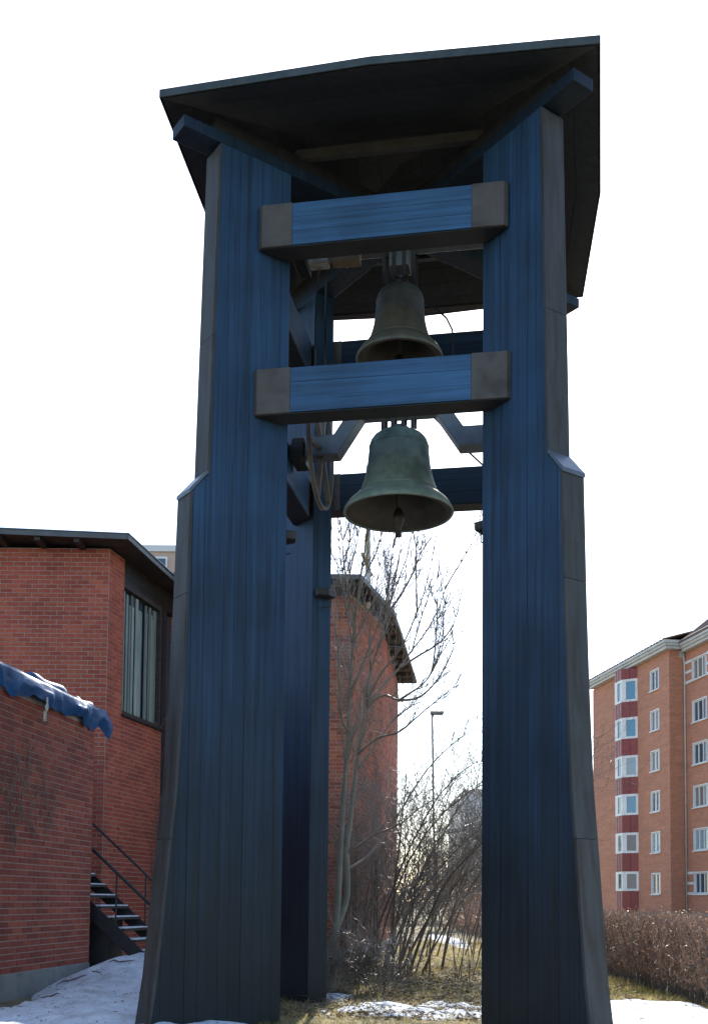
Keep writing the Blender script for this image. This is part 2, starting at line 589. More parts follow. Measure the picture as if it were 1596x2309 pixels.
def snow_left(x, y):
    """height of the shaded bank left of the tower, <0 where there is none"""
    bank = .36 * math.exp(-(((x + 3.0) / 1.25) ** 2 + ((y - 15.0) / 1.7) ** 2))
    bank += .09 * math.exp(-(((x + 2.7) / 1.4) ** 2 + ((y - 12.4) / 2.0) ** 2))
    lump = .055 * fbm(x, y, 1.6, 5) + .022 * fbm(x, y, 6, 8)
    f_ = min(1, max(0, (y - 12.3) / 2.0))
    f_ = f_ * f_ * (3 - 2 * f_)
    gap = x - w3x(y) - ((.62 - .17 * (y - 11.2) + .16 * fbm(x, y, 2.2, 2)) * (1 - f_) - .3 * f_)
    if y < 10.9:
        gap = max(gap, (10.9 - y) * 2.0)
    edge = min(gap * .4, (-.95 + .25 * fbm(x, y, .9, 9) - x) * .35, (16.6 - y) * .3)
    return min(.07 + bank + lump * (1 + 2 * bank), edge + bank * .2) if edge > 0 else edge


def snow_right(x, y):
    n = fbm(x, y, .55, 21)
    n2 = fbm(x, y, 2.4, 13)
    s1 = 1.0 - (max(0, abs(y - 9.6) - 2.5) / 1.0) ** 2 - (max(0, abs(x - 2.9) - .55) / .6) ** 2 + .45 * n + .2 * n2
    s2 = .62 - ((x - .7) / 1.35) ** 2 - ((y - 11.9) / 1.15) ** 2 + .7 * n + .95 * n2 + .5 * fbm(x, y, 7, 3)
    s3 = .55 - ((x + .25) / .35) ** 2 - ((y - 13.4) / .8) ** 2 + .2 * n2
    s4 = .5 - ((x - 1.2) / 1.8) ** 2 - ((y - 8.4) / 1.4) ** 2 + .5 * n + .3 * n2
    s5 = .55 - ((x - 2.9) / .55) ** 2 - ((y - 33) / 7.5) ** 2 + .4 * n2
    return .10 * max(s1, s2 * .45, s3 * .7, s4, s5)


def snow_mesh(fn, x0, x1, y0, y1, st, name, label, sy=None):
    b = MB()
    nxx, nyy = int((x1 - x0) / st) + 1, int((y1 - y0) / (sy or st)) + 1
    hs = {}
    idx = {}
    for j in range(nyy):
        for i in range(nxx):
            hs[i, j] = fn(x0 + i * st, y0 + j * (sy or st))

    def vid(i, j):
        if (i, j) not in idx:
            x, y, h = x0 + i * st, y0 + j * (sy or st), hs[i, j]
            z = gh(x, y) + (min(h, .9) if h > 0 else max(h * 1.5, -.05))
            z += .006 * noise.noise(Vector((x * 14, y * 14, 0)))
            idx[i, j] = len(b.v)
            b.v.append((x, y, z))
        return idx[i, j]
    for j in range(nyy - 1):
        for i in range(nxx - 1):
            if max(hs[i, j], hs[i + 1, j], hs[i, j + 1], hs[i + 1, j + 1]) > 0:
                b.f.append((vid(i, j), vid(i + 1, j), vid(i + 1, j + 1), vid(i, j + 1)))
    o = b.build(name, MAT['snow'], smooth=True, kind='stuff')
    tag(o, label, 'snow')
    return o


snow_mesh(snow_left, -5.2, -.6, 7.2, 16.8, .055, 'snow_bank', 'blue-shaded bank of old snow against the low brick building')
snow_mesh(snow_right, -.9, 4.1, 7.0, 14.6, .05, 'snow_patches', 'sunlit melting snow patches beside and between the blue pillars')
snow_mesh(snow_right, 1.4, 3.8, 24, 42, .1, 'snow_strip', 'thin far strip of sunlit snow along the hedge', sy=.25)

# twigs and dirt lying on the snow bank


def debris(name, label, pts, r):
    b = MB()
    b.tube(pts, r, 5)
    o = b.build(name, MAT['litter'])
    tag(o, label, 'twig', 'twigs lying on the snow')


def on_snow(x, y):
    return gh(x, y) + max(0, snow_left(x, y)) + .012


for k, (x, y, L_, a, lab) in enumerate(((-2.95, 13.9, .34, .2, 'bent dark twig lying highest on the snow bank'),
                                        (-3.38, 13.1, .36, .35, 'long dark twig on snow bank beside the concrete plinth'),
                                        (-3.15, 13.35, .12, .1, 'short dark scrap in the middle of the snow bank'),
                                        (-3.20, 11.55, .2, .5, 'small twig at the lower edge of the snow bank'))):
    pts = []
    for q in range(6):
        t_ = q / 5 - .5
        xx, yy = x + L_ * t_ * math.cos(a), y + L_ * t_ * math.sin(a) + .05 * math.sin(q * 1.9)
        pts.append((xx, yy, on_snow(xx, yy) + .008))
    debris('fallen_twig', lab, pts, [.003, .009, .008, .010, .007, .003])

# ------------------------------------------------------------------ the bell tower (local frame: x right along the front, y back)
TH = 0.1717
TX, TY = 0.4464, 11.4125
S2 = 2 ** -.5
RI, TT, ZT = 1.4834, .2573, 8.48
PROF = [(2.895, -.12), (2.855, .05), (2.79, .5), (2.735, 1.1), (2.68, 1.73), (2.633, 2.2), (2.59, 3.06), (2.562, 3.81), (2.532, 4.992), (2.363, 5.187), (2.29, ZT)]


def prof_z(r):
    if r <= PROF[-1][0]:
        return ZT
    for (r0, z0), (r1, z1) in zip(PROF, PROF[1:]):
        if r1 <= r <= r0:
            return z0 + (z1 - z0) * (r0 - r) / (r0 - r1)
    return None


def prof_r(z):
    for (r0, z0), (r1, z1) in zip(PROF, PROF[1:]):
        if z0 <= z <= z1:
            return r0 + (r1 - r0) * (z - z0) / (z1 - z0)
    return PROF[-1][0]


tower = thing('bell_tower', 'tall blue wooden bell tower with four flared pillars under a dark roof', 'bell tower', (TX, TY, 0), -TH)


def slab_poly(a, b, inset):
    """outline in (r, z) of the part of a pillar between radii a and b"""
    shift = lambda r: r + inset
    pts = [(a, -.12)]
    if shift(b) < PROF[0][0]:
        pts.append((b, -.12))
        pts.append((b, prof_z(shift(b))))
    else:
        pts.append((PROF[0][0] - inset, -.12))
    for r, z in PROF[1:]:
        rr = r - inset
        if a < rr < b and z > pts[-1][1] + 1e-6:
            pts.append((rr, z))
    pts.append((a, prof_z(shift(a))))
    return pts


EDIR = {'FL': (-S2, -S2), 'FR': (S2, -S2), 'RL': (-S2, S2), 'RR': (S2, S2)}
CUTS = [-.1, 1.74, 4.02, 4.992]
CUTS2 = [5.187, 6.55, 8.46]
PLAB = {'FL': 'front left pillar with worn grey-green foot', 'FR': 'front right pillar standing before the hedge',
        'RL': 'rear left pillar seen between the front pillars', 'RR': 'rear right pillar hidden behind the front one'}
rr_ = random.Random(4)
for key, (ex, ey) in EDIR.items():
    e, n = Vector((ex, ey, 0)), Vector((-ey, ex, 0))
    P3 = lambda r, s, z: e * r + n * s + Vector((0, 0, z))
    core = MB()
    core.prism([P3(r, -(TT / 2 - .014), z) for r, z in slab_poly(RI + .012, 2.95, .03)], n * (TT - .028))
    pillar = core.build('pillar', MAT['iron'], tower, label=PLAB[key])
    a = RI
    while a < 2.84:
        w = rr_.uniform(.095, .135)
        b = a + w
        pl = slab_poly(a + .0013, b - .0013, .012)
        if len(pl) >= 3 and b - .005 > a:
            m = MB()
            d = rr_.uniform(-.0025, .0025)
            m.prism([P3(r, -(TT / 2 + d), z) for r, z in pl], n * (TT + 2 * d))
            m.build('plank', MAT['plank'], pillar)
        a = b
    segs = [(CUTS[i] + .0015, CUTS[i + 1] - .0015) for i in range(3)] + [(CUTS2[i] + .0015, CUTS2[i + 1] - .0015) for i in range(2)]
    for z0, z1 in segs:
        zs = [z0] + [z for _, z in PROF if z0 + .02 < z < z1 - .02] + [z1]
        out = [(prof_r(z) + .004, z) for z in zs]
        inn = [(prof_r(z) - .028, z) for z in reversed(zs)]
        m = MB()
        h = TT / 2 + .006
        m.prism([P3(r, -h, z) for r, z in out + inn], n * (2 * h))
        m.build('cladding_panel', MAT['clad'], pillar, bevel=.003)
    m = MB()
    h = TT / 2 + .012
    m.prism([P3(r, -h, z) for r, z in ((2.352, 5.20), (2.366, 5.222), (2.548, 5.01), (2.546, 4.97), (2.53, 4.985))], n * (2 * h))
    m.build('coping', MAT['coping'], pillar, bevel=.003)

# horizontal beams: hexagonal in plan, ends square to the pillar faces, wrapped in sheet-metal caps


def rot4(k, x, y):
    for _ in range(k):
        x, y = -y, x
    return x, y


def side_beam(k, z0, z1, half, lab):
    vb, dp = 1.445, .25
    fx = half
    plan = [(-fx, -vb), (fx, -vb), (fx + .036, -vb + .036), (fx + .036 - (dp - .036), -vb + dp), (-(fx + .036 - (dp - .036)), -vb + dp), (-fx - .036, -vb + .036)]
    body = MB()
    ins = [(x * .97, y + (.02 if y < -1.42 else -.015)) for x, y in plan]
    body.poly([rot4(k, x, y) for x, y in ins], z0 + .02, z1 - .02)
    beam = body.build('beam', MAT['iron'], tower, label=lab)
    nb = 3
    cut = .868
    for j in range(nb):
        a, b = z0 + (z1 - z0) * j / nb + .0008, z0 + (z1 - z0) * (j + 1) / nb - .0008
        m = MB()
        d = rr_.uniform(0, .003)
        m.poly([rot4(k, x, y) for x, y in ((-cut, -vb + d), (cut, -vb + d), (cut, -vb + dp), (-cut, -vb + dp))], a, b)
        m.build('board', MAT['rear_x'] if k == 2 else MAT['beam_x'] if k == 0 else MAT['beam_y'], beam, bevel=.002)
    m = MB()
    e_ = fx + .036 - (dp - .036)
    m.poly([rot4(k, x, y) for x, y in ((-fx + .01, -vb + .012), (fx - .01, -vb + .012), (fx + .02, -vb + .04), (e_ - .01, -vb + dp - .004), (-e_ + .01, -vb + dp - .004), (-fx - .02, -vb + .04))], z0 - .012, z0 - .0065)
    m.build('underside_shade_plate', MAT['under'], beam)  # added sheet: deep shade under the beam put into its colour
    for s in (-1, 1):
        m = MB()
        o = .006
        pts = [(s * cut, -vb - o), (s * (fx), -vb - o), (s * (fx + .036 + o), -vb + .036 - .002), (s * (fx + .036 - (dp - .036) + o), -vb + dp), (s * cut, -vb + dp + .003)]
        m.poly([rot4(k, x, y) for x, y in pts], z0 - o, z1 + o)
        m.build('beam_cap', MAT['cap'], beam, bevel=.008)
    return beam


for k, (up_, lo_) in enumerate((('upper front beam', 'lower front beam'), ('upper right beam', 'lower right beam'), ('upper rear beam', 'lower rear beam'), ('upper left beam', 'lower left beam'))):
    if k % 2 == 0:
        side_beam(k, 7.555, 7.975, 1.172, up_)
        side_beam(k, 5.885, 6.325, 1.20, lo_)
    else:
        side_beam(k, 7.425, 7.85, 1.172, up_)
        side_beam(k, 5.735, 6.165, 1.20, lo_)

# diagonal top beams and the ring under the roof
for sgn, parts in ((1, ((-2.67, 2.67),)), (-1, ((-2.67, -.13), (.13, 2.67)))):
    e, n = Vector((S2, S2 * sgn, 0)), Vector((-S2 * sgn, S2, 0))
    for a, b in parts:
        m = MB()
        m.prism([e * a - n * .125 + Vector((0, 0, 8.485)), e * b - n * .125 + Vector((0, 0, 8.485)), e * b + n * .125 + Vector((0, 0, 8.485)), e * a + n * .125 + Vector((0, 0, 8.485))], (0, 0, .115))
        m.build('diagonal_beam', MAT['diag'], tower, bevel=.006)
        m = MB()
        a2, b2 = max(a, -2.3), min(b, 2.3)
        m.prism([e * a2 - n * .06 + Vector((0, 0, 8.603)), e * b2 - n * .06 + Vector((0, 0, 8.603)), e * b2 + n * .06 + Vector((0, 0, 8.603)), e * a2 + n * .06 + Vector((0, 0, 8.603))], (0, 0, .17))
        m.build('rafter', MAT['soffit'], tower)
for k in range(1, 4):
    m = MB()
    m.poly([rot4(k, x, y) for x, y in ((-1.36, -1.53), (1.36, -1.53), (1.27, -1.43), (-1.27, -1.43))], 8.43, 8.458)
    m.build('ring_beam', MAT['ringwood'], tower, bevel=.006)

for k in range(4):
    m = MB()
    m.bar((*rot4(k, -.95, -.95), 8.80), (*rot4(k, .95, -.95), 8.80), .07, .10)
    m.build('purlin', MAT['purlin'], tower)
# roof: eaves bowed out slightly in the middle of each side, low pyramid
RO, RB, ZE, ZA = 2.010, 2.118, 8.745, 9.28


def eave(fr, zoff=0.0, grow=0.0):
    q = []
    for k in range(4):
        for x, y, z in ((-(RO + grow), -(RO + grow), ZE), (0, -(RB + grow), ZE - .02)):
            X, Y = rot4(k, x, y)
            q.append((X * (1 - fr), Y * (1 - fr), z + (ZA - z) * fr + zoff))
    return q


m = MB()
lo, hi = eave(0, .035, .012), eave(0, .078, .012)
b0 = len(m.v)
m.v += lo + hi + [(0, 0, ZA + .085), (0, 0, ZA + .035)]
for i in range(8):
    j = (i + 1) % 8
    m.f += [(i, j, 8 + j, 8 + i), (8 + i, 8 + j, 16), (j, i, 17)]
roof = m.build('roof', MAT['roof'], tower)
NB = 9
for k in range(4):
    for j in range(NB):
        f0, f1 = j / NB + .001, (j + 1) / NB - .001
        A, Bq = eave(f0), eave(f1)
        m = MB()
        i0 = 2 * k
        lowr = [A[i0], A[i0 + 1], A[(i0 + 2) % 8], Bq[(i0 + 2) % 8], Bq[i0 + 1], Bq[i0]]
        zz = rr_.uniform(0, .004)
        lo_ = [(x, y, z + zz) for x, y, z in lowr]
        hi_ = [(x, y, z + .03) for x, y, z in lowr]
        m.add(lo_ + hi_, [(0, 5, 4, 1), (1, 4, 3, 2), (6, 7, 10, 11), (7, 8, 9, 10), (0, 1, 7, 6), (1, 2, 8, 7), (2, 3, 9, 8), (3, 4, 10, 9), (4, 5, 11, 10), (5, 0, 6, 11)])
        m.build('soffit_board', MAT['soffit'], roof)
    # standing seams running up the roof
    for q in range(-3, 4):
        x = q * .62
        yb = -(RB - abs(x) * (RB - RO) / RO) - .012
        fr = 1 - max(abs(x), .05) / RO
        fr = max(fr, .12)
        p0 = Vector((*rot4(k, x, yb * .9), ZE + .085 + (ZA - ZE) * .1))
        p1 = Vector((*rot4(k, x, yb * (1 - fr)), ZE + .085 + (ZA - ZE) * fr))
        m = MB()
        m.bar(p0, p1, .018, .022)
        m.build('seam', MAT['roof'], roof)
    # drip edge
    for q in (0, 1):
        A, Bq = eave(0, 0, .016), None
        p0, p1 = Vector(A[(2 * k + q) % 8]), Vector(A[(2 * k + q + 1) % 8])
        m = MB()
        m.bar(p0 + Vector((0, 0, .04)), p1 + Vector((0, 0, .04)), .012, .075)
        m.build('drip_edge', MAT['roof'], roof)

# small fixtures on the tower
for key in ('FL', 'FR', 'RL'):
    e = Vector((*EDIR[key], 0))
    n = Vector((-EDIR[key][1], EDIR[key][0], 0))
    z = 4.80
    m = MB()
    c = e * (RI - .085) + Vector((0, 0, z))
    pts = [c - n * .10 + e * .085, c + n * .10 + e * .085, c + n * .13 - e * .03, c + n * .02 - e * .09, c - n * .13 - e * .03]
    m.prism([p + Vector((0, 0, -.035)) for p in pts], (0, 0, .085))
    fx = m.build('floodlight', MAT['iron'], tower, bevel=.01)
    m = MB()
    m.tube([c - n * .07 + Vector((0, 0, -.03)), c - n * .07 + Vector((0, 0, -.14)), c + n * .06 + Vector((0, 0, -.165))], .009, 6)
    m.build('bracket', MAT['iron'], fx)
for (x0, x1, z0, z1, mt) in ((-.87, -.66, 7.80, 7.92, 'motor'), (-.63, -.33, 7.80, 7.94, 'rusty')):
    m = MB()
    m.box(x0, x1, -.72, -.58, z0, z1)
    bx = m.build('ringing_motor', MAT[mt], tower, bevel=.012)
    for s in (.2, .8):
        m = MB()
        m.tube([(x0 + (x1 - x0) * s, -.722, (z0 + z1) / 2), (x0 + (x1 - x0) * s, -.735, (z0 + z1) / 2)], .014, 8)
        m.build('bolt', MAT['iron'], bx)
m = MB()
m.box(-1.0, 1.19, -.70, -.60, 7.945, 8.02)
m.build('motor_rail', MAT['iron'], tower)
for pts in (((.20, .3, 7.86), (.36, .3, 7.78), (.48, .3, 7.66), (.545, .3, 7.52), (.56, .3, 7.36), (.555, .3, 7.1), (.60, .3, 6.8)),
            ((.27, .3, 6.62), (.5, .3, 6.37), (.72, .3, 6.13), (.95, .3, 5.90), (1.05, .3, 5.6))):
    m = MB()
    m.tube(pts, .011, 6)
    m.build('cable', MAT['cable'], tower, smooth=True)

# ------------------------------------------------------------------ the two bells


def bell(name, label, zr, R, prof, mat, z_axle, whl_r, ropes, crank=True):
    b = thing(name, label, 'bell', (TX, TY, 0), -TH)
    outer = [(r * R, zr + h) for r, h in prof]
    inner = [(max(r * R - .05 - .02 * (h < .1), .02), zr + max(h - .045, .012)) for r, h in reversed(prof)]
    m = MB()
    m.lathe([(.001, outer[-1][1])] + list(reversed(outer)) + [(R * .985, zr - .012), (R * .95, zr)])
    m.build('bell_body', mat, b, smooth=True)
    m = MB()
    m.lathe([(R * .95, zr + .0005)] + list(reversed([q for q in inner if q[0] < R * .95])) + [(.001, inner[0][1])])
    m.build('inner_face', MAT['bell_inside'], b, smooth=True)
    for hz, rk in ((.225, 1.01), (.80, 1.006)):
        H = prof[-1][1]
        zq = zr + hz * H
        rr0 = None
        for (r0, h0), (r1, h1) in zip(prof, prof[1:]):
            if h0 <= hz * H <= h1:
                rr0 = (r0 + (r1 - r0) * (hz * H - h0) / (h1 - h0)) * R
        m = MB()
        m.lathe([(rr0 - .02, zq - .012), (rr0 * rk + .004, zq - .006), (rr0 * rk + .004, zq + .006), (rr0 - .02, zq + .012)])
        m.build('moulding', mat, b, smooth=True)
    H = prof[-1][1]
    zt = zr + H
    # clapper
    m = MB()
    m.tube([(0, 0, zt - .1), (0, 0, zr + .02)], [.022, .026], 10)
    k = .55 * R
    m.lathe([(.001, zr + .08), (.04, zr + .03), (.062, zr - .03), (.066, zr - .075), (.05, zr - .125), (.034, zr - .15), (.036, zr - .26 * (R / .6)), (.001, zr - .265 * (R / .6))], n=20)
    m.build('clapper', MAT['iron'], b, smooth=True)
    # cranked headstock
    za = z_axle
    topo = [(-1.02, za + .11), (-.70, za + .11), (-.46, za + .47), (.46, za + .47), (.70, za + .11), (1.02, za + .11)]
    boto = [(1.02, za - .11), (.655, za - .11), (.385, za + .30), (-.385, za + .30), (-.655, za - .11), (-1.02, za - .11)]
    if not crank:
        topo = [(-1.02, za + .08), (1.02, za + .08)]
        boto = [(1.02, za - .06), (.11, za - .06), (.11, zt + .19), (-.11, zt + .19), (-.11, za - .06), (-1.02, za - .06)]
    zst = za + .49 if crank else za + .10
    m = MB()
    m.prism([(x, -.11, z) for x, z in topo + boto], (0, .22, 0))
    hs = m.build('headstock', MAT['steel'], b, bevel=.01)
    for x in (-.16, -.055, .055, .16):
        m = MB()
        m.prism([(x - .018, -.135, zt - .03), (x - .018, -.135, zst), (x - .018, .135, zst), (x - .018, .135, zt - .03), (x - .018, .115, zt - .03), (x - .018, .115, zst - .02), (x - .018, -.115, zst - .02), (x - .018, -.115, zt - .03)], (.036, 0, 0))
        m.build('strap', MAT['iron'], hs)
    m = MB()
    m.lathe([(.001, zt + .05), (.10, zt + .05), (.115, zt + .02), (.125, zt - .02)], n=24)
    m.build('crown', mat, hs, smooth=True)
    for s in (-1, 1):
        m = MB()
        m.tube([(s * 1.0, 0, za), (s * 1.36, 0, za)], .05, 14)
        m.build('axle', MAT['iron'], b, smooth=True)
        m = MB()
        m.prism([(s * 1.03, -.20, za - .16), (s * 1.03, .20, za - .16), (s * 1.03, .20, za - .05), (s * 1.03, .09, za + .10), (s * 1.03, -.09, za + .10), (s * 1.03, -.20, za - .05)], (s * .14, 0, 0))
        m.build('bearing', MAT['iron'], b, bevel=.01)
    # wheel at the left end of the headstock; the upper bell has a small pulley with two ropes
    m = MB()
    xw, n = -.86, 48
    sec = [(-.022, whl_r - .035), (.022, whl_r - .035), (.022, whl_r), (.012, whl_r - .010), (-.012, whl_r - .010), (-.022, whl_r)]
    for i in range(n):
        a = 2 * math.pi * i / n
        for dx, r in sec:
            m.v.append((xw + dx, r * math.cos(a), za + r * math.sin(a)))
    ns = len(sec)
    for i in range(n):
        for j in range(ns):
            m.f.append((i * ns + j, i * ns + (j + 1) % ns, ((i + 1) % n) * ns + (j + 1) % ns, ((i + 1) % n) * ns + j))
    wh = m.build('wheel', MAT['wheel'], b)
    for i in range(6):
        a = math.pi * i / 3 + .26
        m = MB()
        m.bar((xw, .05 * math.cos(a), za + .05 * math.sin(a)), (xw, (whl_r - .04) * math.cos(a), za + (whl_r - .04) * math.sin(a)), .035, .06, (1, 0, 0))
        m.build('spoke', MAT['wheel'], wh)
    m = MB()
    m.tube([(xw - .06, 0, za), (xw + .06, 0, za)], min(.10, whl_r * .5), 16)
    m.build('hub', MAT['iron'], wh)
    for y, z1 in ropes:
        m = MB()
        m.tube([(xw, y, za), (xw - .02, y * 1.6, (za + z1) / 2), (xw + .02, y * 2.6, z1)], .012, 6)
        m.build('rope', MAT['cable'], b)
    return b


PB = [(1.0, 0), (.975, .045), (.90, .105), (.79, .162), (.725, .20), (.683, .26), (.628, .356), (.595, .433), (.568, .549), (.552, .645), (.535, .741), (.515, .785), (.465, .828), (.39, .862), (.30, .886), (.20, .898)]
PU = [(r, h * .90) for r, h in PB]
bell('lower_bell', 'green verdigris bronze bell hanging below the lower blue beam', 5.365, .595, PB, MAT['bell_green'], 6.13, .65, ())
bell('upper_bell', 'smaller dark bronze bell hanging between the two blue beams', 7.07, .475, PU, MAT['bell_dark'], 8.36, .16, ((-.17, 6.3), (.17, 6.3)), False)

# ------------------------------------------------------------------ brickwork


def lay(lst, o, d, nrm, s0, s1, z0, z1, L_, pitch, skip=(), prio=None, shift=0.0):
    """collect the bricks of one running-bond wall face"""
    row = 0
    z = z0
    while z + pitch * .6 <= z1:
        s = s0 - (L_ / 2 if row % 2 else 0) - shift
        while s < s1:
            a, b = max(s, s0), min(s + L_, s1)
            if b - a > .04:
                zc, smid = z + pitch / 2, (a + b) / 2
                if not any(q[0] - .02 < smid < q[1] + .02 and q[2] - .03 < zc < q[3] + .03 for q in skip):
                    c = (o[0] + d[0] * smid, o[1] + d[1] * smid, zc)
                    lst.append((prio(smid, zc) if prio else 9e9, c, d, nrm, b - a, pitch))
            s += L_
        z += pitch
        row += 1


def build_bricks(root, wall, lst, mat, nmax=300):
    lst.sort(key=lambda q: q[0])
    rb = random.Random(len(lst))
    meshes = {}
    off = OFF[root]
    mass = MB()
    for k, (pr, c, d, nrm, ln, ph) in enumerate(lst):
        l2, h2, out = (ln - .014) / 2, (ph - .012) / 2, .008 + rb.uniform(-.002, .0025)
        if k < nmax and pr < 1e9:
            key = round(ln, 2)
            if key not in meshes:
                m = MB()
                m.box(-l2, l2, -.04, .0, -h2, h2)
                me = bpy.data.meshes.new('brick')
                me.from_pydata(m.v, [], m.f)
                me.materials.append(mat)
                meshes[key] = me
            o = bpy.data.objects.new('brick', meshes[key])
            COL.objects.link(o)
            o.parent = wall
            # local x along the wall, local +y outwards
            ang = math.atan2(-nrm[0], nrm[1])
            o.location = (c[0] + nrm[0] * out - off.x, c[1] + nrm[1] * out - off.y, c[2] - off.z)
            o.rotation_euler = (0, 0, ang)
        else:
            b = len(mass.v)
            tone = rb.random()
            for so, oo in ((-.03, 0), (out, 1)):
                for a_, e_ in ((-l2, -h2), (l2, -h2), (l2, h2), (-l2, h2)):
                    mass.v.append((c[0] + d[0] * a_ + nrm[0] * so, c[1] + d[1] * a_ + nrm[1] * so, c[2] + e_))
            mass.tone += [tone] * 8
            mass.f += [(b + 4, b + 5, b + 6, b + 7), (b, b + 1, b + 5, b + 4), (b + 1, b + 2, b + 6, b + 5), (b + 2, b + 3, b + 7, b + 6), (b + 3, b, b + 4, b + 7)]
    if mass.f:
        mass.build('brickwork', mat, wall, kind='stuff')


# ------------------------------------------------------------------ the tall brick chapel at the left
C1 = Vector((-4.105, 17.67, 0))
D2 = Vector((.2210, .9753, 0)).normalized()
N2 = Vector((D2.y, -D2.x, 0))
chapel = thing('brick_chapel', 'tall red brick chapel with dark overhanging roof and slatted window', 'building', (-4.1, 17.67, 0))
P2 = lambda s, o, z: C1 + D2 * s + N2 * o + Vector((0, 0, z))
m = MB()
m.poly([(-11, 17.67), (-4.105, 17.67), tuple(P2(.585, 0, 0))[:2], tuple(P2(.585, -.3, 0))[:2], (-11, 18.4)], .0, 7.0)
m.prism([P2(.58, 0, .0), P2(2.3, 0, .0), P2(2.3, -.3, .0), P2(.58, -.3, .0)], (0, 0, 4.33))
wall = m.build('wall', MAT['mortar'], chapel)
m = MB()
m.prism([P2(.3, -.32, .0), P2(5.2, -.32, .0), P2(5.2, -4.5, 0), P2(.3, -4.5, 0)], (0, 0, 7.02))
m.build('interior', MAT['black'], chapel)
bl = []
lay(bl, C1, (-1, 0), (0, -1), .0, 6.85, .30, 7.02, .212, .0752, prio=lambda s, z: (0 if s < 1.95 and z > 4.1 else 1e10) + s * .5 + (7 - z))
lay(bl, C1, D2, N2, .0, .585, .22, 7.02, .26, .0752, prio=lambda s, z: (50 if z > 4.3 else 60) + s + (7 - z))
lay(bl, C1, D2, N2, .585, 2.3, .22, 4.33, .26, .0752, prio=lambda s, z: 70 + s + (5 - z), shift=.065)
build_bricks(chapel, wall, bl, MAT['brick'])
m = MB()
m.prism([P2(-.02, .015, -.1), P2(2.3, .015, -.1), P2(2.3, -.25, -.1), P2(-.02, -.25, -.1)], (0, 0, .315))
m.build('plinth', MAT['plinth'], chapel, bevel=.01)
# slatted window
m = MB()
for s0, s1, z0, z1 in ((.585, 2.3, 4.33, 4.40), (.585, 2.3, 6.54, 6.62), (.585, .64, 4.40, 6.54), (2.22, 2.3, 4.40, 6.54)):
    m.prism([P2(s0, -.02, z0), P2(s1, -.02, z0), P2(s1, -.16, z0), P2(s0, -.16, z0)], (0, 0, z1 - z0))
win = m.build('window', MAT['darkwood'], chapel)
m = MB()
m.prism([P2(.56, .07, 4.285), P2(2.32, .07, 4.285), P2(2.32, -.1, 4.285), P2(.56, -.1, 4.285)], (0, 0, .042))
m.build('sill', MAT['black'], win, bevel=.006)
rs = random.Random(8)
for a, b in ((.64, 1.10), (1.10, 1.46), (1.46, 1.84), (1.84, 2.22)):
    m = MB()
    m.prism([P2(a, -.13, 4.40), P2(b, -.13, 4.40), P2(b, -.145, 4.40), P2(a, -.145, 4.40)], (0, 0, 2.14))
    m.build('pane', MAT['glass'], win)
s = .66
while s < 2.2:
    w = rs.choice((.025, .035, .05, .075, .09))
    o = rs.uniform(-.11, -.055)
    if not (.80 < s < .86 or 1.50 < s < 1.58):
        m = MB()
        m.prism([P2(s, o, 4.40), P2(min(s + w, 2.21), o, 4.40), P2(min(s + w, 2.21), o - .02, 4.40), P2(s, o - .02, 4.40)], (0, 0, 2.14 - rs.choice((.02, .04, .16, .22))))
        m.build('slat', MAT['slat'], win)
    s += w + rs.choice((.004, .008, .012, .02))
# board band above the window and the corner post beyond it
for k in range(4):
    z0 = 6.625 + k * .101
    m = MB()
    m.prism([P2(.59, -.03, z0), P2(5.0, -.03, z0), P2(5.0, -.2, z0), P2(.59, -.2, z0)], (0, 0, .097))
    m.build('band_board', MAT['under'], chapel)
m = MB()
m.prism([P2(2.305, .0, -.1), P2(2.47, .0, -.1), P2(2.47, -.3, -.1), P2(2.305, -.3, -.1)], (0, 0, 6.72))
m.build('corner_post', MAT['black'], chapel)
m = MB()
m.prism([P2(2.475, -.12, 3.9), P2(5.0, -.12, 3.9), P2(5.0, -.15, 3.9), P2(2.475, -.15, 3.9)], (0, 0, 2.7))
m.build('far_pane', MAT['glass'], chapel)
m = MB()
m.prism([P2(2.475, -.02, -.1), P2(5.0, -.02, -.1), P2(5.0, -.3, -.1), P2(2.475, -.3, -.1)], (0, 0, 4.0))
m.build('far_wall', MAT['darkwood'], chapel)
# roof with overhang, edge boards and rafters
RZ = lambda x: 7.025 + .033 * (-3.71 - x)
RPL = [(-11.5, 17.2), (-3.71, 17.2), (-3.35, 19.4), (-2.75, 22.6), (-11.5, 22.6)]
m = MB()
m.prism([(x, y, RZ(x)) for x, y in RPL], (0, 0, .04))
rf = m.build('roof', MAT['darkwood'], chapel)
m = MB()
m.v += [(x, y, RZ(x) + .043) for x, y in RPL] + [(-11.5, 20, 7.45), (-6.2, 20, 7.3)]
m.f += [(0, 1, 6, 5), (1, 2, 6), (2, 3, 6), (3, 4, 5, 6), (4, 0, 5), (4, 3, 2, 1, 0)]
m.build('roof_covering', MAT['roofing'], rf)
for p, q in zip(RPL[:3], RPL[1:4]):
    m = MB()
    m.bar((p[0], p[1], RZ(p[0]) + .02), (q[0], q[1], RZ(q[0]) + .02), .03, .085)
    m.build('edge_board', MAT['fascia'], rf)
    m = MB()
    m.bar((p[0], p[1] - .02, RZ(p[0]) + .072), (q[0] + .02, q[1], RZ(q[0]) + .072), .05, .014)
    m.build('edge_flashing', MAT['coping'], rf)
for k in range(9):
    x = -4.55 - k * .64
    m = MB()
    m.box(x - .045, x + .045, 17.24, 17.67, RZ(x) - .085, RZ(x) - .002)
    m.build('rafter_end', MAT['darkwood'], rf)

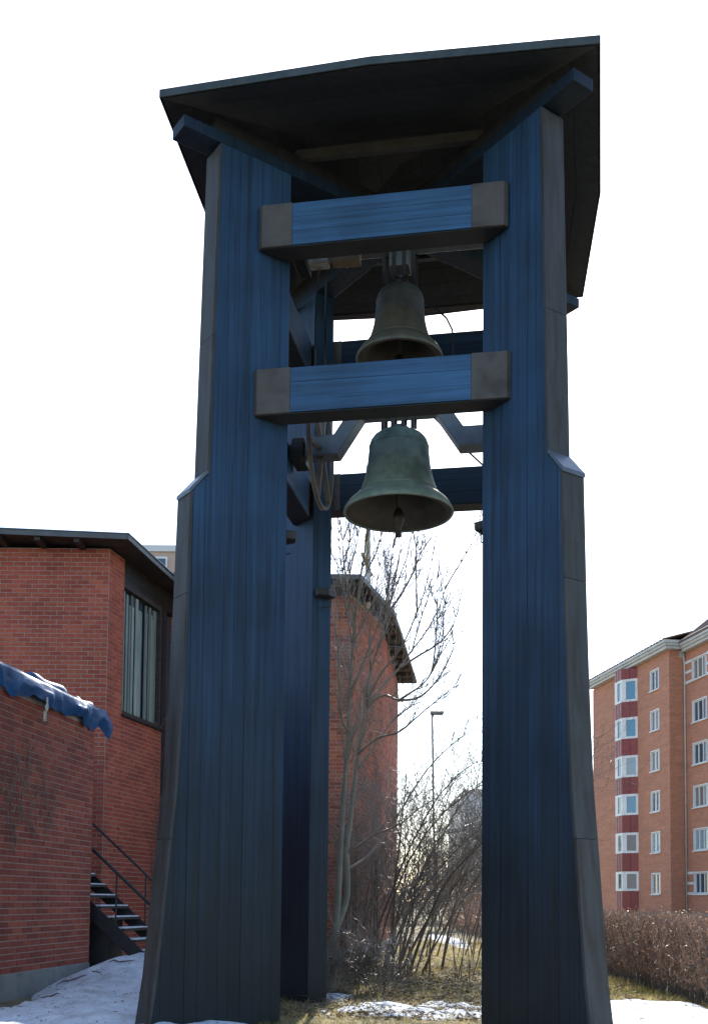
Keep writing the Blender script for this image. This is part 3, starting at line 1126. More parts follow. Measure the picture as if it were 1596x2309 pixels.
# ------------------------------------------------------------------ low brick building in front, with tarpaulin
D3 = Vector((.139, .990, 0)).normalized()
N3 = Vector((D3.y, -D3.x, 0))
C3 = Vector((-3.62, 14.9, 0))
P3w = lambda s, o, z: C3 - D3 * s + N3 * o + Vector((0, 0, z))     # s runs from the far corner towards the viewer
low = thing('low_brick_building', 'low dark red brick building in front of the taller chapel', 'building', (-3.62, 14.9, 0))
far3 = tuple(P3w(7.0, 0, 0))[:2]
plan3 = [(-3.62, 14.9), far3, (-9, 8.6), (-9, 15.6)]
m = MB()
m.poly(plan3, .0, 3.6)
wall = m.build('wall', MAT['mortar'], low)
bl = []
lay(bl, C3, -D3, N3, .0, 7.0, .315, 3.58, .262, .0752, prio=lambda s, z: (0 if s < 2.85 else 1e10) + abs(z - 1.4) + s * .3)
e3 = Vector((-5.38, .7, 0)).normalized()
lay(bl, C3, e3, Vector((.129, .992, 0)), .0, .8, .315, 3.58, .262, .0752)
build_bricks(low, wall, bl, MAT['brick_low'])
m = MB()
m.prism([P3w(-.02, .012, -.15), P3w(7, .012, -.15), P3w(7, -.3, -.15), P3w(-.02, -.3, -.15)], (0, 0, .462))
m.build('plinth', MAT['plinth'], low, bevel=.012)
m = MB()
m.poly([tuple(P3w(-.06, .06, 0))[:2], tuple(P3w(7, .06, 0))[:2], (-9, 8.6), (-9, 15.7)], 3.602, 3.72)
m.build('roof_slab', MAT['roofing'], low)

# blue tarpaulin lapped over the roof edge
tp = thing('blue_tarpaulin', 'crumpled blue tarpaulin draped over the low building roof edge', 'tarpaulin', tuple(P3w(0, 0, 3.6)))
b = MB()
cross = [(-1.0, 3.70), (-.55, 3.74), (-.25, 3.735), (-.10, 3.75), (-.02, 3.775), (.11, 3.81), (.122, 3.775), (.12, 3.74), (.114, 3.705), (.106, 3.675), (.097, 3.645), (.087, 3.62), (.076, 3.595), (.064, 3.57), (.052, 3.545), (.04, 3.525)]
SN = 330


def crease(s, t_, f, sd):
    return 1 - 2 * abs(noise.noise(Vector((s * f, t_ * f * .45 + s * .35 * f, sd))))


for i in range(SN + 1):
    s = -.42 + i * (7.0 / SN)
    for j, (o, z) in enumerate(cross):
        t_ = j / (len(cross) - 1)
        hang = max(0, (t_ - .35) / .65)
        c1, c2 = crease(s, t_, 1.05, 3.3), crease(s, t_, 2.3, 8.1)
        oo = o + min(hang, .4) / .4 * (.085 * c1 + .04 * c2 - .05) + .03 * hang * c1
        zz = z + hang * (.075 * noise.noise(Vector((s * 2.1, 0, 4))) + .05 * (1 - 2 * abs(noise.noise(Vector((s * 3.2, 0, 9)))))) + .03 * noise.noise(Vector((s * 1.2, 0, 1)))
        if s < .0:                                   # end flap hanging past the corner
            q = min(1, -s / .42)
            oo += .03 * math.sin(q * 3.1) - .06 * q
            zz -= q * (.06 + .10 * hang) + .02 * math.sin(s * 20)
        b.v.append(tuple(P3w(s, oo, zz)))
nc = len(cross)
for i in range(SN):
    for j in range(nc - 1):
        a = i * nc + j
        b.f.append((a, a + nc, a + nc + 1, a + 1))
sheet = b.build('sheet', MAT['tarp'], tp)
md = sheet.modifiers.new('thick', 'SOLIDIFY')
md.thickness = .004
m = MB()
pr = [P3w(1.92, .16, 3.62), P3w(1.90, .155, 3.50), P3w(1.91, .13, 3.43), P3w(1.89, .12, 3.33)]
m.tube(pr, [.012, .015, .022, .024], 6)
m.tube([P3w(1.92, .15, 3.52), P3w(1.98, .17, 3.49), P3w(1.95, .16, 3.45), P3w(1.90, .15, 3.50)], .012, 6)
m.build('tie_rope', MAT['rope'], tp, smooth=True)
for nm, lab, s0, s1, o, z, r in (('rolled_sheet', 'pale blue roll lying on roof edge, nearer the viewer', .98, 2.0, -.06, 3.86, .075),
                                 ('folded_sheet', 'pale blue folded bundle on roof edge near the building corner', .02, .62, -.06, 3.83, .07)):
    m = MB()
    pts = [P3w(s0 + (s1 - s0) * k / 8, o + .02 * math.sin(k), z + .008 * math.sin(k * 1.3)) for k in range(9)]
    m.tube(pts, [r * (.95 + .04 * math.sin(k * 2.1)) for k in range(9)], 9)
    q = m.build(nm, MAT['tarp_roll'], smooth=True)
    tag(q, lab, 'tarp roll')

# ------------------------------------------------------------------ black steel stairs behind the corner
st = thing('steel_staircase', 'black steel outdoor stairs with snow on treads between brick walls', 'stairs', (-3.0, 15.2, .3))
TD = Vector((.232, .973, 0)).normalized()
P0 = Vector((-3.678, 15.3, 1.075))
STEP = Vector((.172, -.018, -.156))
for k in range(-4, 7):
    p = P0 + STEP * k
    m = MB()
    r = Vector((.19, -.02, 0))
    m.prism([p - r * .35, p + r * .65, p + r * .65 + TD * .92, p - r * .35 + TD * .92], (0, 0, -.03))
    t_ = m.build('tread', MAT['black'], st)
    m = MB()
    z = Vector((0, 0, .003))
    m.prism([p - r * .3 + z, p + r * .6 + z, p + r * .6 + TD * .90 + z, p - r * .3 + TD * .90 + z], (0, 0, .022))
    m.build('tread_snow', MAT['snow'], t_, bevel=.008)
for o, lab in ((-.03, 'near'), (.95, 'far')):
    m = MB()
    a, b = P0 + STEP * -4.5 + TD * o, P0 + STEP * 6.6 + TD * o
    m.bar(a + Vector((0, 0, -.06)), b + Vector((0, 0, -.06)), .025, .19)
    m.build('stringer', MAT['black'], st)
    m = MB()
    h = Vector((0, 0, .80))
    m.tube([a + h, b + h], .024 if lab == 'near' else .018, 8)
    m.build('handrail', MAT['black'], st, smooth=True)
    for k in (-3.2, 2.05, 5.3):
        q = P0 + STEP * k + TD * o
        m = MB()
        m.tube([q + Vector((0, 0, -.1)), q + h], .013, 8)
        m.build('post', MAT['black'], st)
m = MB()
m.prism([(-3.95, 15.62, -.1), (-3.50, 15.62, -.1), (-3.42, 16.1, -.1), (-3.95, 16.1, -.1)], (0, 0, 1.02))
m.build('under_stair_box', MAT['black'], st)  # black box filling the dark area below the stairs

# ------------------------------------------------------------------ brick church wing behind the tower
wing = thing('brick_church_wing', 'red brick church wing behind the bare tree with bent eaves', 'building', (-.1, 20.6, 0))
WP = [(-6.0, 20.6), (-.11, 20.6), (.55, 22.8), (1.16, 29.2), (-6.0, 29.2)]
m = MB()
m.poly(WP, 0, 7.13)
wall = m.build('wall', MAT['mortar'], wing)
bl = []
lay(bl, (-.11, 20.6), (-1, 0), (0, -1), 0, 5.85, .3, 7.1, .25, .0752, prio=lambda s, z: (0 if s < .55 else 1e10) + (7.2 - z) * .1 + s * .2)
for a, b in ((WP[1], WP[2]), (WP[2], WP[3])):
    d = Vector((b[0] - a[0], b[1] - a[1], 0))
    ln = d.length
    d.normalize()
    lay(bl, a, d, Vector((d.y, -d.x, 0)), 0, ln, .3, 7.1, .26, .0752, prio=(lambda s, z: 10 + s) if a is WP[1] else None)
build_bricks(wing, wall, bl, MAT['brick_wing'])
m = MB()
m.poly([(-6, 20.58), (-.09, 20.58), (.57, 22.79), (1.18, 29.2), (-6, 29.2)], -.1, .29)
m.build('plinth', MAT['plinth'], wing)
RP = [(-6.5, 19.78), (.08, 19.78), (.80, 22.33), (1.67, 29.4), (-6.5, 29.9)]
m = MB()
m.poly(RP, 7.185, 7.225)
rf = m.build('roof', MAT['rafter'], wing)
m = MB()
m.v += [(x, y, 7.228) for x, y in RP] + [(-3.5, 24.5, 7.75)]
m.f += [(0, 1, 5), (1, 2, 5), (2, 3, 5), (3, 4, 5), (4, 0, 5), (4, 3, 2, 1, 0)]
m.build('roof_covering', MAT['roofing'], rf)
for p, q in zip(RP[:4], RP[1:]):
    m = MB()
    m.bar((p[0], p[1], 7.205), (q[0], q[1], 7.205), .035, .09)
    m.build('edge_board', MAT['fascia'], rf)
for (a, b), (wa, wb), n in (((RP[1], RP[2]), (WP[1], WP[2]), 5), ((RP[2], RP[3]), (WP[2], WP[3]), 9)):
    for k in range(n):
        t_ = (k + .3) / n
        p = (a[0] + (b[0] - a[0]) * t_, a[1] + (b[1] - a[1]) * t_)
        d = Vector((b[0] - a[0], b[1] - a[1], 0)).normalized()
        nn = Vector((-d.y, d.x, 0))
        q0 = Vector((p[0], p[1], 7.13)) + nn * .06
        m = MB()
        m.bar(q0, q0 + nn * .75, .08, .10)
        m.build('rafter_end', MAT['darkwood'], rf)
for k in range(8):
    m = MB()
    x = -.35 - k * .64
    m.box(x - .04, x + .04, 19.85, 20.6, 7.08, 7.18)
    m.build('rafter_end', MAT['darkwood'], rf)

cr = thing('roof_cross', 'white pole with a slanting gilded cross on the church wing roof', 'cross', (.23, 21.2, 7.2))
m = MB()
m.tube([(.235, 21.2, 7.0), (.225, 21.2, 8.7)], [.055, .05], 10)
m.build('pole', MAT['white'], cr, smooth=True)
m = MB()
m.bar((.10, 21.1, 8.10), (.30, 21.25, 7.66), .05, .10, (0, 1, 0))
m.build('cross_arm', MAT['gold'], cr, bevel=.01)
m = MB()
m.bar((.222, 21.12, 7.95), (.222, 21.12, 8.55), .05, .07, (0, 1, 0))
m.build('cross_upright', MAT['gold'], cr, bevel=.01)

lp = thing('street_lamp', 'thin grey street lamp rising above the bushes', 'street lamp', (2.6, 34, 0))
m = MB()
m.tube([(2.60, 34, -.1), (2.50, 34, 4.0), (2.44, 34, 7.1)], [.05, .035, .028], 10)
m.build('pole', MAT['lamp'], lp, smooth=True)
m = MB()
m.box(2.38, 2.80, 33.85, 34.15, 7.10, 7.20)
m.box(2.41, 2.50, 33.93, 34.07, 7.03, 7.099)
m.build('lamp_head', MAT['lamp'], lp, bevel=.02)

# ------------------------------------------------------------------ apartment block at the right (local: x into the building, y along the facade, away)
ap = thing('apartment_block', 'six storey red brick apartment block with red bay panels and white windows', 'building', (21.1, 72.0, 0), math.atan2(.14483, .98946))
WZ = [15.95, 13.12, 10.30, 7.47, 4.64, 1.80]            # sill heights
HN = 1.42
NWY = (1.66, 3.03)
BY0, BP, BF = 5.27, .85, 1.30                           # bay: start, projection, front length
F3W = (-3.15, -1.15)


def holed_wall(b, fixed, axis, u0, u1, z0, z1, holes, th):
    us = sorted({u0, u1, *[h[0] for h in holes], *[h[1] for h in holes]})
    zs = sorted({z0, z1, *[h[2] for h in holes], *[h[3] for h in holes]})
    for a, c in zip(us, us[1:]):
        run = None
        for e, g in zip(zs, zs[1:]):
            um, zm = (a + c) / 2, (e + g) / 2
            if any(h[0] < um < h[1] and h[2] < zm < h[3] for h in holes):
                continue
            if axis == 'x':
                b.box(fixed, fixed + th, a, c, e, g)
            else:
                b.box(a, c, fixed, fixed + th, e, g)


h1 = [(NWY[0], NWY[1], z, z + HN) for z in WZ]
h3 = [(F3W[0], F3W[1], z, z + HN) for z in WZ] + [(F3W[0] - 4.2, F3W[1] - 4.2, z, z + HN) for z in WZ]
b = MB()
holed_wall(b, 0, 'x', 0, 13.86, .55, 18.24, h1, .3)
b.build('facade_wall', MAT['farbrick'], ap)
b = MB()
b.box(.302, 1.1, .0, .3, .55, 18.24)
b.build('return_wall', MAT['farbrick'], ap)
b = MB()
holed_wall(b, 1.1, 'x', -12, -.002, .55, 18.04, h3, .3)
b.build('facade_wall', MAT['farbrick'], ap)
b = MB()
b.box(.45, 11, .31, 13.8, 0, 18.2)
b.box(1.55, 11, -12, .29, 0, 18.0)
b.build('interior', MAT['iron'], ap)
b = MB()
b.box(-.03, .3, -.03, 13.9, -.2, .548)
b.build('plinth', MAT['plinth'], ap)
b = MB()
b.box(1.07, 1.4, -12, -.032, -.2, .548)
b.build('plinth', MAT['plinth'], ap)
b = MB()
b.box(-.001, 11, 13.862, 14.1, 0, 18.2)
b.build('end_wall', MAT['farbrick'], ap)


def window(xf, y0, y1, z0, h, mull, glass='glass', sillw=.12):
    """window set into a facade at x = xf, its white frame recessed"""
    f = MB()
    xi = xf + .07
    w = .10
    f.box(xi, xi + .08, y0 + .005, y0 + w, z0 + .005, z0 + h - .005)
    f.box(xi, xi + .08, y1 - w, y1 - .005, z0 + .005, z0 + h - .005)
    f.box(xi, xi + .08, y0 + w, y1 - w, z0 + .005, z0 + w)
    f.box(xi, xi + .08, y0 + w, y1 - w, z0 + h - w, z0 + h - .005)
    fo = f.build('window', MAT['white'], ap)
    p = MB()
    p.box(xi + .05, xi + .06, y0 + w, y1 - w, z0 + w, z0 + h - w)
    p.build('pane', MAT[glass], fo)
    for t_ in mull:
        yy = y0 + (y1 - y0) * t_
        q = MB()
        q.box(xi - .01, xi + .048, yy - .045, yy + .045, z0 + w, z0 + h - w)
        q.build('mullion', MAT['white'], fo)
    q = MB()
    q.box(xf - sillw, xf + .12, y0 - .06, y1 + .06, z0 - .07, z0)
    q.build('sill', MAT['white'], fo)
    q = MB()
    q.box(xf - .015, xf + .065, y0 - .05, y0 + .03, z0 + .002, z0 + h + .04)
    q.box(xf - .015, xf + .065, y1 - .03, y1 + .05, z0 + .002, z0 + h + .04)
    q.box(xf - .015, xf + .065, y0 + .031, y1 - .031, z0 + h - .03, z0 + h + .04)
    q.build('surround', MAT['white'], fo)
    return fo


rw = random.Random(3)
for z in WZ:
    window(0, NWY[0], NWY[1], z, HN, (.5,), rw.choice(('glass', 'glass', 'glass_pale', 'glass_blue', 'glass_warm')))
for z in WZ:
    window(1.1, F3W[0], F3W[1], z, HN, (.34, .67), rw.choice(('glass', 'glass', 'glass_pale', 'glass_warm')))
    window(1.1, F3W[0] - 4.2, F3W[1] - 4.2, z, HN, (.5,))
# white bands beside the top and bottom windows of the main facade
for z in (WZ[0], WZ[5]):
    for k in range(3):
        q = MB()
        q.box(1.07, 1.099, -1.05, -.12, z - .05 + k * .68, z + .12 + k * .68)
        q.build('white_band', MAT['white'], ap)
        q = MB()
        q.box(1.07, 1.099, -6.6, F3W[0] - .12, z - .05 + k * .68, z + .12 + k * .68)
        q.build('white_band', MAT['white'], ap)

# bay with white windows and red panels
F = lambda t_: (-BP * t_, BY0 + BP * t_)
bayp = [(0, BY0), (-BP, BY0 + BP), (-BP, BY0 + BP + BF), (0, BY0 + 2 * BP + BF)]
BW = [(15.85, 17.30), (13.15, 14.50), (10.35, 11.72), (7.60, 8.92), (4.86, 6.13), (2.14, 3.33)]
ins = [(.0, BY0 + .14), (-BP + .12, BY0 + BP + .08), (-BP + .12, BY0 + BP + BF - .08), (0, BY0 + 2 * BP + BF - .14)]
b = MB()
b.poly(ins, .6, 18.2)
b.build('bay_core', MAT['iron'], ap)
panz = []
top = 18.2
for z0, z1 in BW:
    panz.append((z1 + .1, top))
    top = z0 - .1
panz.append((.6, top))
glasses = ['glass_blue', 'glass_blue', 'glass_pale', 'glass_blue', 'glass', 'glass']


def facet(a, b_, z0, z1, t0, t1, off, th):
    """box on the facet a-b_ between fractions t0, t1"""
    a, b_ = Vector((*a, 0)), Vector((*b_, 0))
    d = (b_ - a)
    n = Vector((-d.y, d.x, 0)).normalized()
    if n.x > 0 and a.x == b_.x:
        n = -n
    if a.x != b_.x and n.dot(Vector((-1, 0, 0))) < 0:
        n = -n
    q = MB()
    p0, p1 = a + d * t0 + n * off, a + d * t1 + n * off
    z = Vector((0, 0, z0))
    q.prism([p0 + z, p1 + z, p1 - n * th + z, p0 - n * th + z], (0, 0, z1 - z0))
    return q


for (a, b_, big) in ((bayp[0], bayp[1], True), (bayp[1], bayp[2], False), (bayp[2], bayp[3], True)):
    for z0, z1 in panz:
        npn = 2 if big else 3
        for k in range(npn):
            q = facet(a, b_, z0, z1, k / npn + .01, (k + 1) / npn - .01, 0, .05)
            q.build('red_panel', MAT['redpanel'], ap)
            if not big:
                facet(a, b_, z0, z1, (k + .5) / npn - .035, (k + .5) / npn + .035, .02, .019).build('batten', MAT['battens'], ap)
    for i, (z0, z1) in enumerate(BW):
        q = facet(a, b_, z0 - .1, z0 + .06, 0, 1, .012, .08)
        q.build('bay_sill', MAT['white'], ap)
        fr = facet(a, b_, z1 - .08, z1 + .1, 0, 1, .010, .08).build('bay_window', MAT['white'], ap)
        l_, r_ = (.14, .72) if big else (.18, .62)
        if b_ is bayp[3]:
            l_, r_ = 1 - r_, 1 - l_
        for u0, u1 in ((0.0, l_), (r_, 1.0)):
            facet(a, b_, z0 + .06, z1 - .08, u0 + .002, u1, .006, .08).build('jamb', MAT['white'], fr)
        facet(a, b_, z0 + .06, z1 - .08, l_, r_, -.035, .02).build('pane', MAT[glasses[i]] if big else MAT['glass'], fr)
# cornice, gutters and roofs
for k, (o, z0, z1) in enumerate(((.40, 18.25, 18.45), (.52, 18.452, 18.62), (.62, 18.622, 18.80))):
    b = MB()
    b.box(-o, .5, -o, 14.0, z0, z1)
    b.box(.501, 1.1 - o, -o, .3, z0, z1)
    b.build('cornice', MAT['offwhite'], ap)
    b = MB()
    b.box(1.1 - o, 1.6, -12.2, -o - .003, z0 - .22, z1 - .22)
    b.build('cornice', MAT['offwhite'], ap)
b = MB()
b.box(.72, 1.08, -.06, -.001, 17.75, 18.24)
b.build('gutter_box', MAT['offwhite'], ap)
b = MB()
b.tube([(.98, -.14, 17.95), (1.0, -.14, 17.55), (1.03, -.16, 17.35), (1.03, -.16, .3)], .06, 8)
b.build('downpipe', MAT['offwhite'], ap, smooth=True)
b = MB()
b.v += [(-.62, -.62, 18.803), (-.62, 14.0, 18.803), (6, 14.0, 20.7), (6, -.62, 20.7), (11, 14, 18.8), (11, -.62, 18.8)]
b.f += [(0, 3, 2, 1), (3, 5, 4, 2), (0, 1, 4, 5)]
rf1 = b.build('roof', MAT['tile'], ap)
for k in range(29):
    y = -.5 + k * .5
    q = MB()
    q.tube([(-.66, y, 18.83), (5.9, y, 20.71)], .07, 6)
    q.build('tile_row', MAT['tile'], rf1)
PT = math.tan(rad(39))
b = MB()
b.v += [(.45, -12.2, 18.585), (.45, -.63, 18.585), (5.2, -.63, 18.585 + 4.75 * PT), (5.2, -12.2, 18.585 + 4.75 * PT), (11, -.63, 18.6), (11, -12.2, 18.6)]
b.f += [(0, 1, 2, 3), (3, 2, 4, 5), (1, 4, 2), (0, 3, 5), (0, 5, 4, 1)]
for i, v in enumerate(b.v):
    b.v[i] = (v[0], v[1], min(v[2], 20.9)) if i in (2, 3) else v
b.v[2] = (.45 + 2.3 / PT, -.63 + .0, 20.885)
b.v[3] = (.45 + 2.3 / PT, -12.2, 20.885)
rf2 = b.build('roof', MAT['tile'], ap)
for k in range(54):
    y = -.68 - k * .21
    q = MB()
    q.tube([(.42, y, 18.60), (.45 + 2.3 / PT, y, 20.90)], .062, 6)
    q.build('tile_row', MAT['tile'], rf2)
b = MB()
b.tube([(.5, -.62, 18.75), (.5, -12, 18.75)], .03, 6)
b.build('snow_guard', MAT['offwhite'], rf2)

# ------------------------------------------------------------------ buildings far off
fb = thing('beige_building', 'beige rendered flat roofed building beyond the chapel roof', 'building', (-8, 45, 0))
b = MB()
b.box(-16, -5.5, 45, 54, 0, 15.85)
b.build('wall', MAT['render'], fb)
b = MB()
b.box(-16.1, -5.4, 44.9, 54.1, 15.853, 16.12)
b.build('parapet', MAT['greyrender'], fb)
for k in range(5):
    x = -8.62 - k * 1.9 if k else -8.62
    for zr in (14.35, 11.5):
        f = MB()
        f.box(x, x + .62, 44.94, 45.02, zr, zr + 1.28)
        fo = f.build('window', MAT['white'], fb)
        q = MB()
        q.box(x + .07, x + .55, 44.925, 44.938, zr + .08, zr + 1.2)
        q.build('pane', MAT['glass'], fo)
gb = thing('grey_building', 'plain grey building far behind the bushes', 'building', (7, 60, 0))
b = MB()
b.box(6.15, 10, 60, 70, 0, 7.3)
b.build('wall', MAT['white'], gb)
b = MB()
b.box(6.1, 10.1, 59.9, 70.1, 7.303, 7.4)
b.build('roof', MAT['greyrender'], gb)
for k in range(1):
    for z in (1.2, 4.2):
        f = MB()
        f.box(6.7 + k * 2.2, 7.9 + k * 2.2, 59.93, 60.03, z, z + 1.4)
        fo = f.build('window', MAT['white'], gb)
        q = MB()
        q.box(6.8 + k * 2.2, 7.8 + k * 2.2, 59.915, 59.928, z + .1, z + 1.3)
        q.build('pane', MAT['glass'], fo)

# ------------------------------------------------------------------ vegetation


def rvec(rg):
    while True:
        v = Vector((rg.uniform(-1, 1), rg.uniform(-1, 1), rg.uniform(-1, 1)))
        if .05 < v.length < 1:
            return v.normalized()


def sprout(b, rg, p, d, ln, r, lev, up_=.25, bend=.25, kids=(3, 6), n=4, keep=None, fork=.75):
    """one twig with its side twigs"""
    seg = 5 if lev > 0 else 3
    pts, rs_ = [p.copy()], [r]
    d = d.normalized()
    for i in range(seg):
        d = (d + rvec(rg) * bend + Vector((0, 0, up_ * .3))).normalized()
        p = p + d * (ln / seg)
        pts.append(p.copy())
        rs_.append(max(r * (1 - .8 * (i + 1) / seg), .0024))
    if keep and not all(keep(q) for q in (pts[-1], pts[len(pts) // 2])):
        return
    b.tube(pts, rs_, n if r > .006 else 3, cap=False)
    if lev > 0:
        for _ in range(rg.randint(*kids)):
            t_ = rg.uniform(.25, 1.0) * (seg - .01)
            i = int(t_)
            q = pts[i].lerp(pts[min(i + 1, seg)], t_ - i)
            ax = (pts[min(i + 1, seg)] - pts[i]).normalized()
            s = (rvec(rg) - ax * 0)
            s = (s - ax * s.dot(ax)).normalized()
            dd = (ax * fork + s * .6 + Vector((0, 0, up_))).normalized()
            sprout(b, rg, q, dd, ln * rg.uniform(.35, .65), max(r * .62, .0026), lev - 1, up_, bend, kids, n, keep, fork)


def limb_from_px(pts):
    return [at(px, py, Y) for px, py, Y in pts]


def smooth_line(pts, n=6):
    """Catmull-Rom through the points"""
    out = []
    P = [pts[0]] + list(pts) + [pts[-1]]
    for i in range(1, len(P) - 2):
        for k in range(n):
            t_ = k / n
            a, b_, c, d = P[i - 1], P[i], P[i + 1], P[i + 2]
            out.append(.5 * ((2 * b_) + (c - a) * t_ + (2 * a - 5 * b_ + 4 * c - d) * t_ ** 2 + (3 * b_ - a - 3 * c + d) * t_ ** 3))
    out.append(pts[-1])
    return out


# bare two-stemmed tree behind the rear left pillar
tree = thing('bare_tree', 'bare grey-barked tree with two leaning stems before the church wing', 'tree', (-.29, 14.4, 0))
rg = random.Random(21)
TB = [(741, 2262, 14.3), (746, 2215, 14.4), (751, 2150, 14.4), (756, 2092, 14.4)]
L1 = [(755, 2096, 14.4), (761, 2040, 14.4), (766, 1954, 14.45), (775, 1791, 14.5), (783, 1693, 14.5), (788, 1554, 14.5), (798, 1433, 14.5), (811, 1312, 14.4), (820, 1260, 14.4), (829, 1175, 14.4)]
L2 = [(757, 2094, 14.4), (771, 2062, 14.5), (783, 2015, 14.6), (782, 1921, 14.7), (789, 1855, 14.8), (802, 1745, 14.9), (815, 1645, 15.0), (824, 1588, 15.0), (832, 1531, 15.1), (855, 1450, 15.2), (872, 1385, 15.3), (888, 1320, 15.3), (905, 1225, 15.3)]
b = MB()
q = smooth_line(limb_from_px(TB), 4)
b.tube(q, [.080 - .022 * i / (len(q) - 1) + (.03 if i < 2 else 0) for i in range(len(q))], 12)
b.build('trunk', MAT['bark'], tree, smooth=True)
limbs = []
for pts, r0, r1 in ((L1, .046, .008), (L2, .046, .007)):
    q = smooth_line(limb_from_px(pts), 5)
    b = MB()
    b.tube(q, [r0 + (r1 - r0) * (i / (len(q) - 1)) ** .9 for i in range(len(q))], 9)
    b.build('limb', MAT['bark'], tree, smooth=True)
    limbs.append((q, r0, r1))
BR = [[(826, 1590, 15.0), (866, 1568, 14.9), (899, 1578, 14.8), (935, 1556, 14.7), (965, 1530, 14.7), (992, 1478, 14.7), (1000, 1440, 14.7)],
      [(824, 1593, 15.0), (862, 1548, 15.2), (899, 1508, 15.4), (930, 1465, 15.5), (960, 1425, 15.6), (985, 1380, 15.6), (1003, 1329, 15.6), (1010, 1262, 15.6)],
      [(828, 1580, 15.0), (858, 1520, 14.8), (890, 1480, 14.7), (915, 1440, 14.6), (948, 1360, 14.5), (968, 1290, 14.5), (985, 1195, 14.5)],
      [(789, 1560, 14.5), (804, 1530, 14.3), (840, 1440, 14.2), (868, 1360, 14.1), (880, 1290, 14.1), (890, 1190, 14.1)],
      [(800, 1420, 14.5), (785, 1380, 14.6), (776, 1320, 14.7), (768, 1260, 14.8), (762, 1190, 14.8)],
      [(786, 1650, 14.5), (770, 1620, 14.3), (766, 1560, 14.2), (762, 1480, 14.1), (765, 1400, 14.1), (752, 1310, 14.0)],
      [(783, 1925, 14.7), (820, 1900, 14.6), (850, 1880, 14.5), (900, 1860, 14.5), (950, 1820, 14.4), (1000, 1790, 14.4)],
      [(803, 1740, 14.9), (840, 1690, 15.0), (890, 1620, 15.1), (930, 1590, 15.2), (965, 1540, 15.2)],
      [(808, 1700, 14.9), (850, 1665, 14.7), (900, 1650, 14.6), (960, 1600, 14.5), (1010, 1560, 14.4), (1040, 1540, 14.4)],
      [(899, 1508, 15.4), (945, 1478, 15.3), (990, 1450, 15.2), (1022, 1408, 15.2), (1038, 1350, 15.2)],
      [(897, 1580, 14.8), (950, 1570, 14.6), (1000, 1512, 14.5), (1028, 1440, 14.4)],
      [(872, 1385, 15.3), (905, 1340, 15.1), (940, 1270, 15.0), (958, 1200, 15.0)],
      [(790, 1540, 14.5), (775, 1500, 14.7), (758, 1440, 14.9), (755, 1370, 14.9)],
      [(783, 1960, 14.7), (830, 1930, 14.9), (890, 1850, 15.1), (960, 1740, 15.2), (1030, 1670, 15.2), (1080, 1640, 15.2)],
      [(805, 1370, 14.5), (818, 1310, 14.6), (850, 1240, 14.7), (862, 1190, 14.7)]]
for pts in BR:
    q = smooth_line(limb_from_px(pts), 4)
    r0, r1 = .021, .004
    b = MB()
    b.tube(q, [r0 + (r1 - r0) * (i / (len(q) - 1)) ** .8 for i in range(len(q))], 6)
    b.build('branch', MAT['twig'], tree, smooth=True)
    limbs.append((q, r0, r1))
for k in range(22):
    q, r0, r1 = limbs[k % 2] if k < 14 else limbs[2 + k % 5]
    i = rg.randint(int(len(q) * .38), len(q) - 3)
    p = q[i].copy()
    d = Vector((rg.uniform(-.35, .5), rg.uniform(-.5, .4), 1)).normalized()
    ln = min(rg.uniform(.9, 2.0), max(.5, 7.6 - p.z))
    pts = [p]
    for _ in range(8):
        d = (d + rvec(rg) * .10 + Vector((.0, 0, .10))).normalized()
        pts.append(pts[-1] + d * ln / 8)
    m = MB()
    m.tube(pts, [.013 - .0095 * i_ / 8 for i_ in range(9)], 5)
    m.build('branch', MAT['twig'], tree, smooth=True)
    limbs.append((pts, .012, .003))
b = MB()
for q, r0, r1 in limbs:
    n0 = len(q)
    for k in range(14 if n0 < 10 else 24 if r0 < .03 else 46):
        i = rg.randint(int(n0 * (.25 if r0 < .03 else .35)), n0 - 2)
        ax = (q[i + 1] - q[i]).normalized()
        s = rvec(rg)
        s = (s - ax * s.dot(ax)).normalized()
        s.y *= .6
        ln = rg.uniform(.2, .65) * (1.1 - .5 * i / n0)
        sprout(b, rg, q[i].copy(), ax * .75 + s * .7 + Vector((.05, 0, .35)), ln, rg.uniform(.004, .0065), 1, .45, .10, (2, 4), 4)
b.build('twigs', MAT['twig'], tree, kind='stuff')
b = MB()
for k in range(110):
    q, r0, r1 = limbs[rg.randint(0, len(limbs) - 1)]
    i = rg.randint(len(q) // 4, len(q) - 2)
    sprout(b, rg, q[i].copy(), Vector((rg.uniform(-1, 1), rg.uniform(-.6, .3), rg.uniform(-.1, .7))), rg.uniform(.15, .5), .0065, 0, .1, .3, n=4)
b.build('pale_twigs', MAT['twig_pale'], tree, kind='stuff')


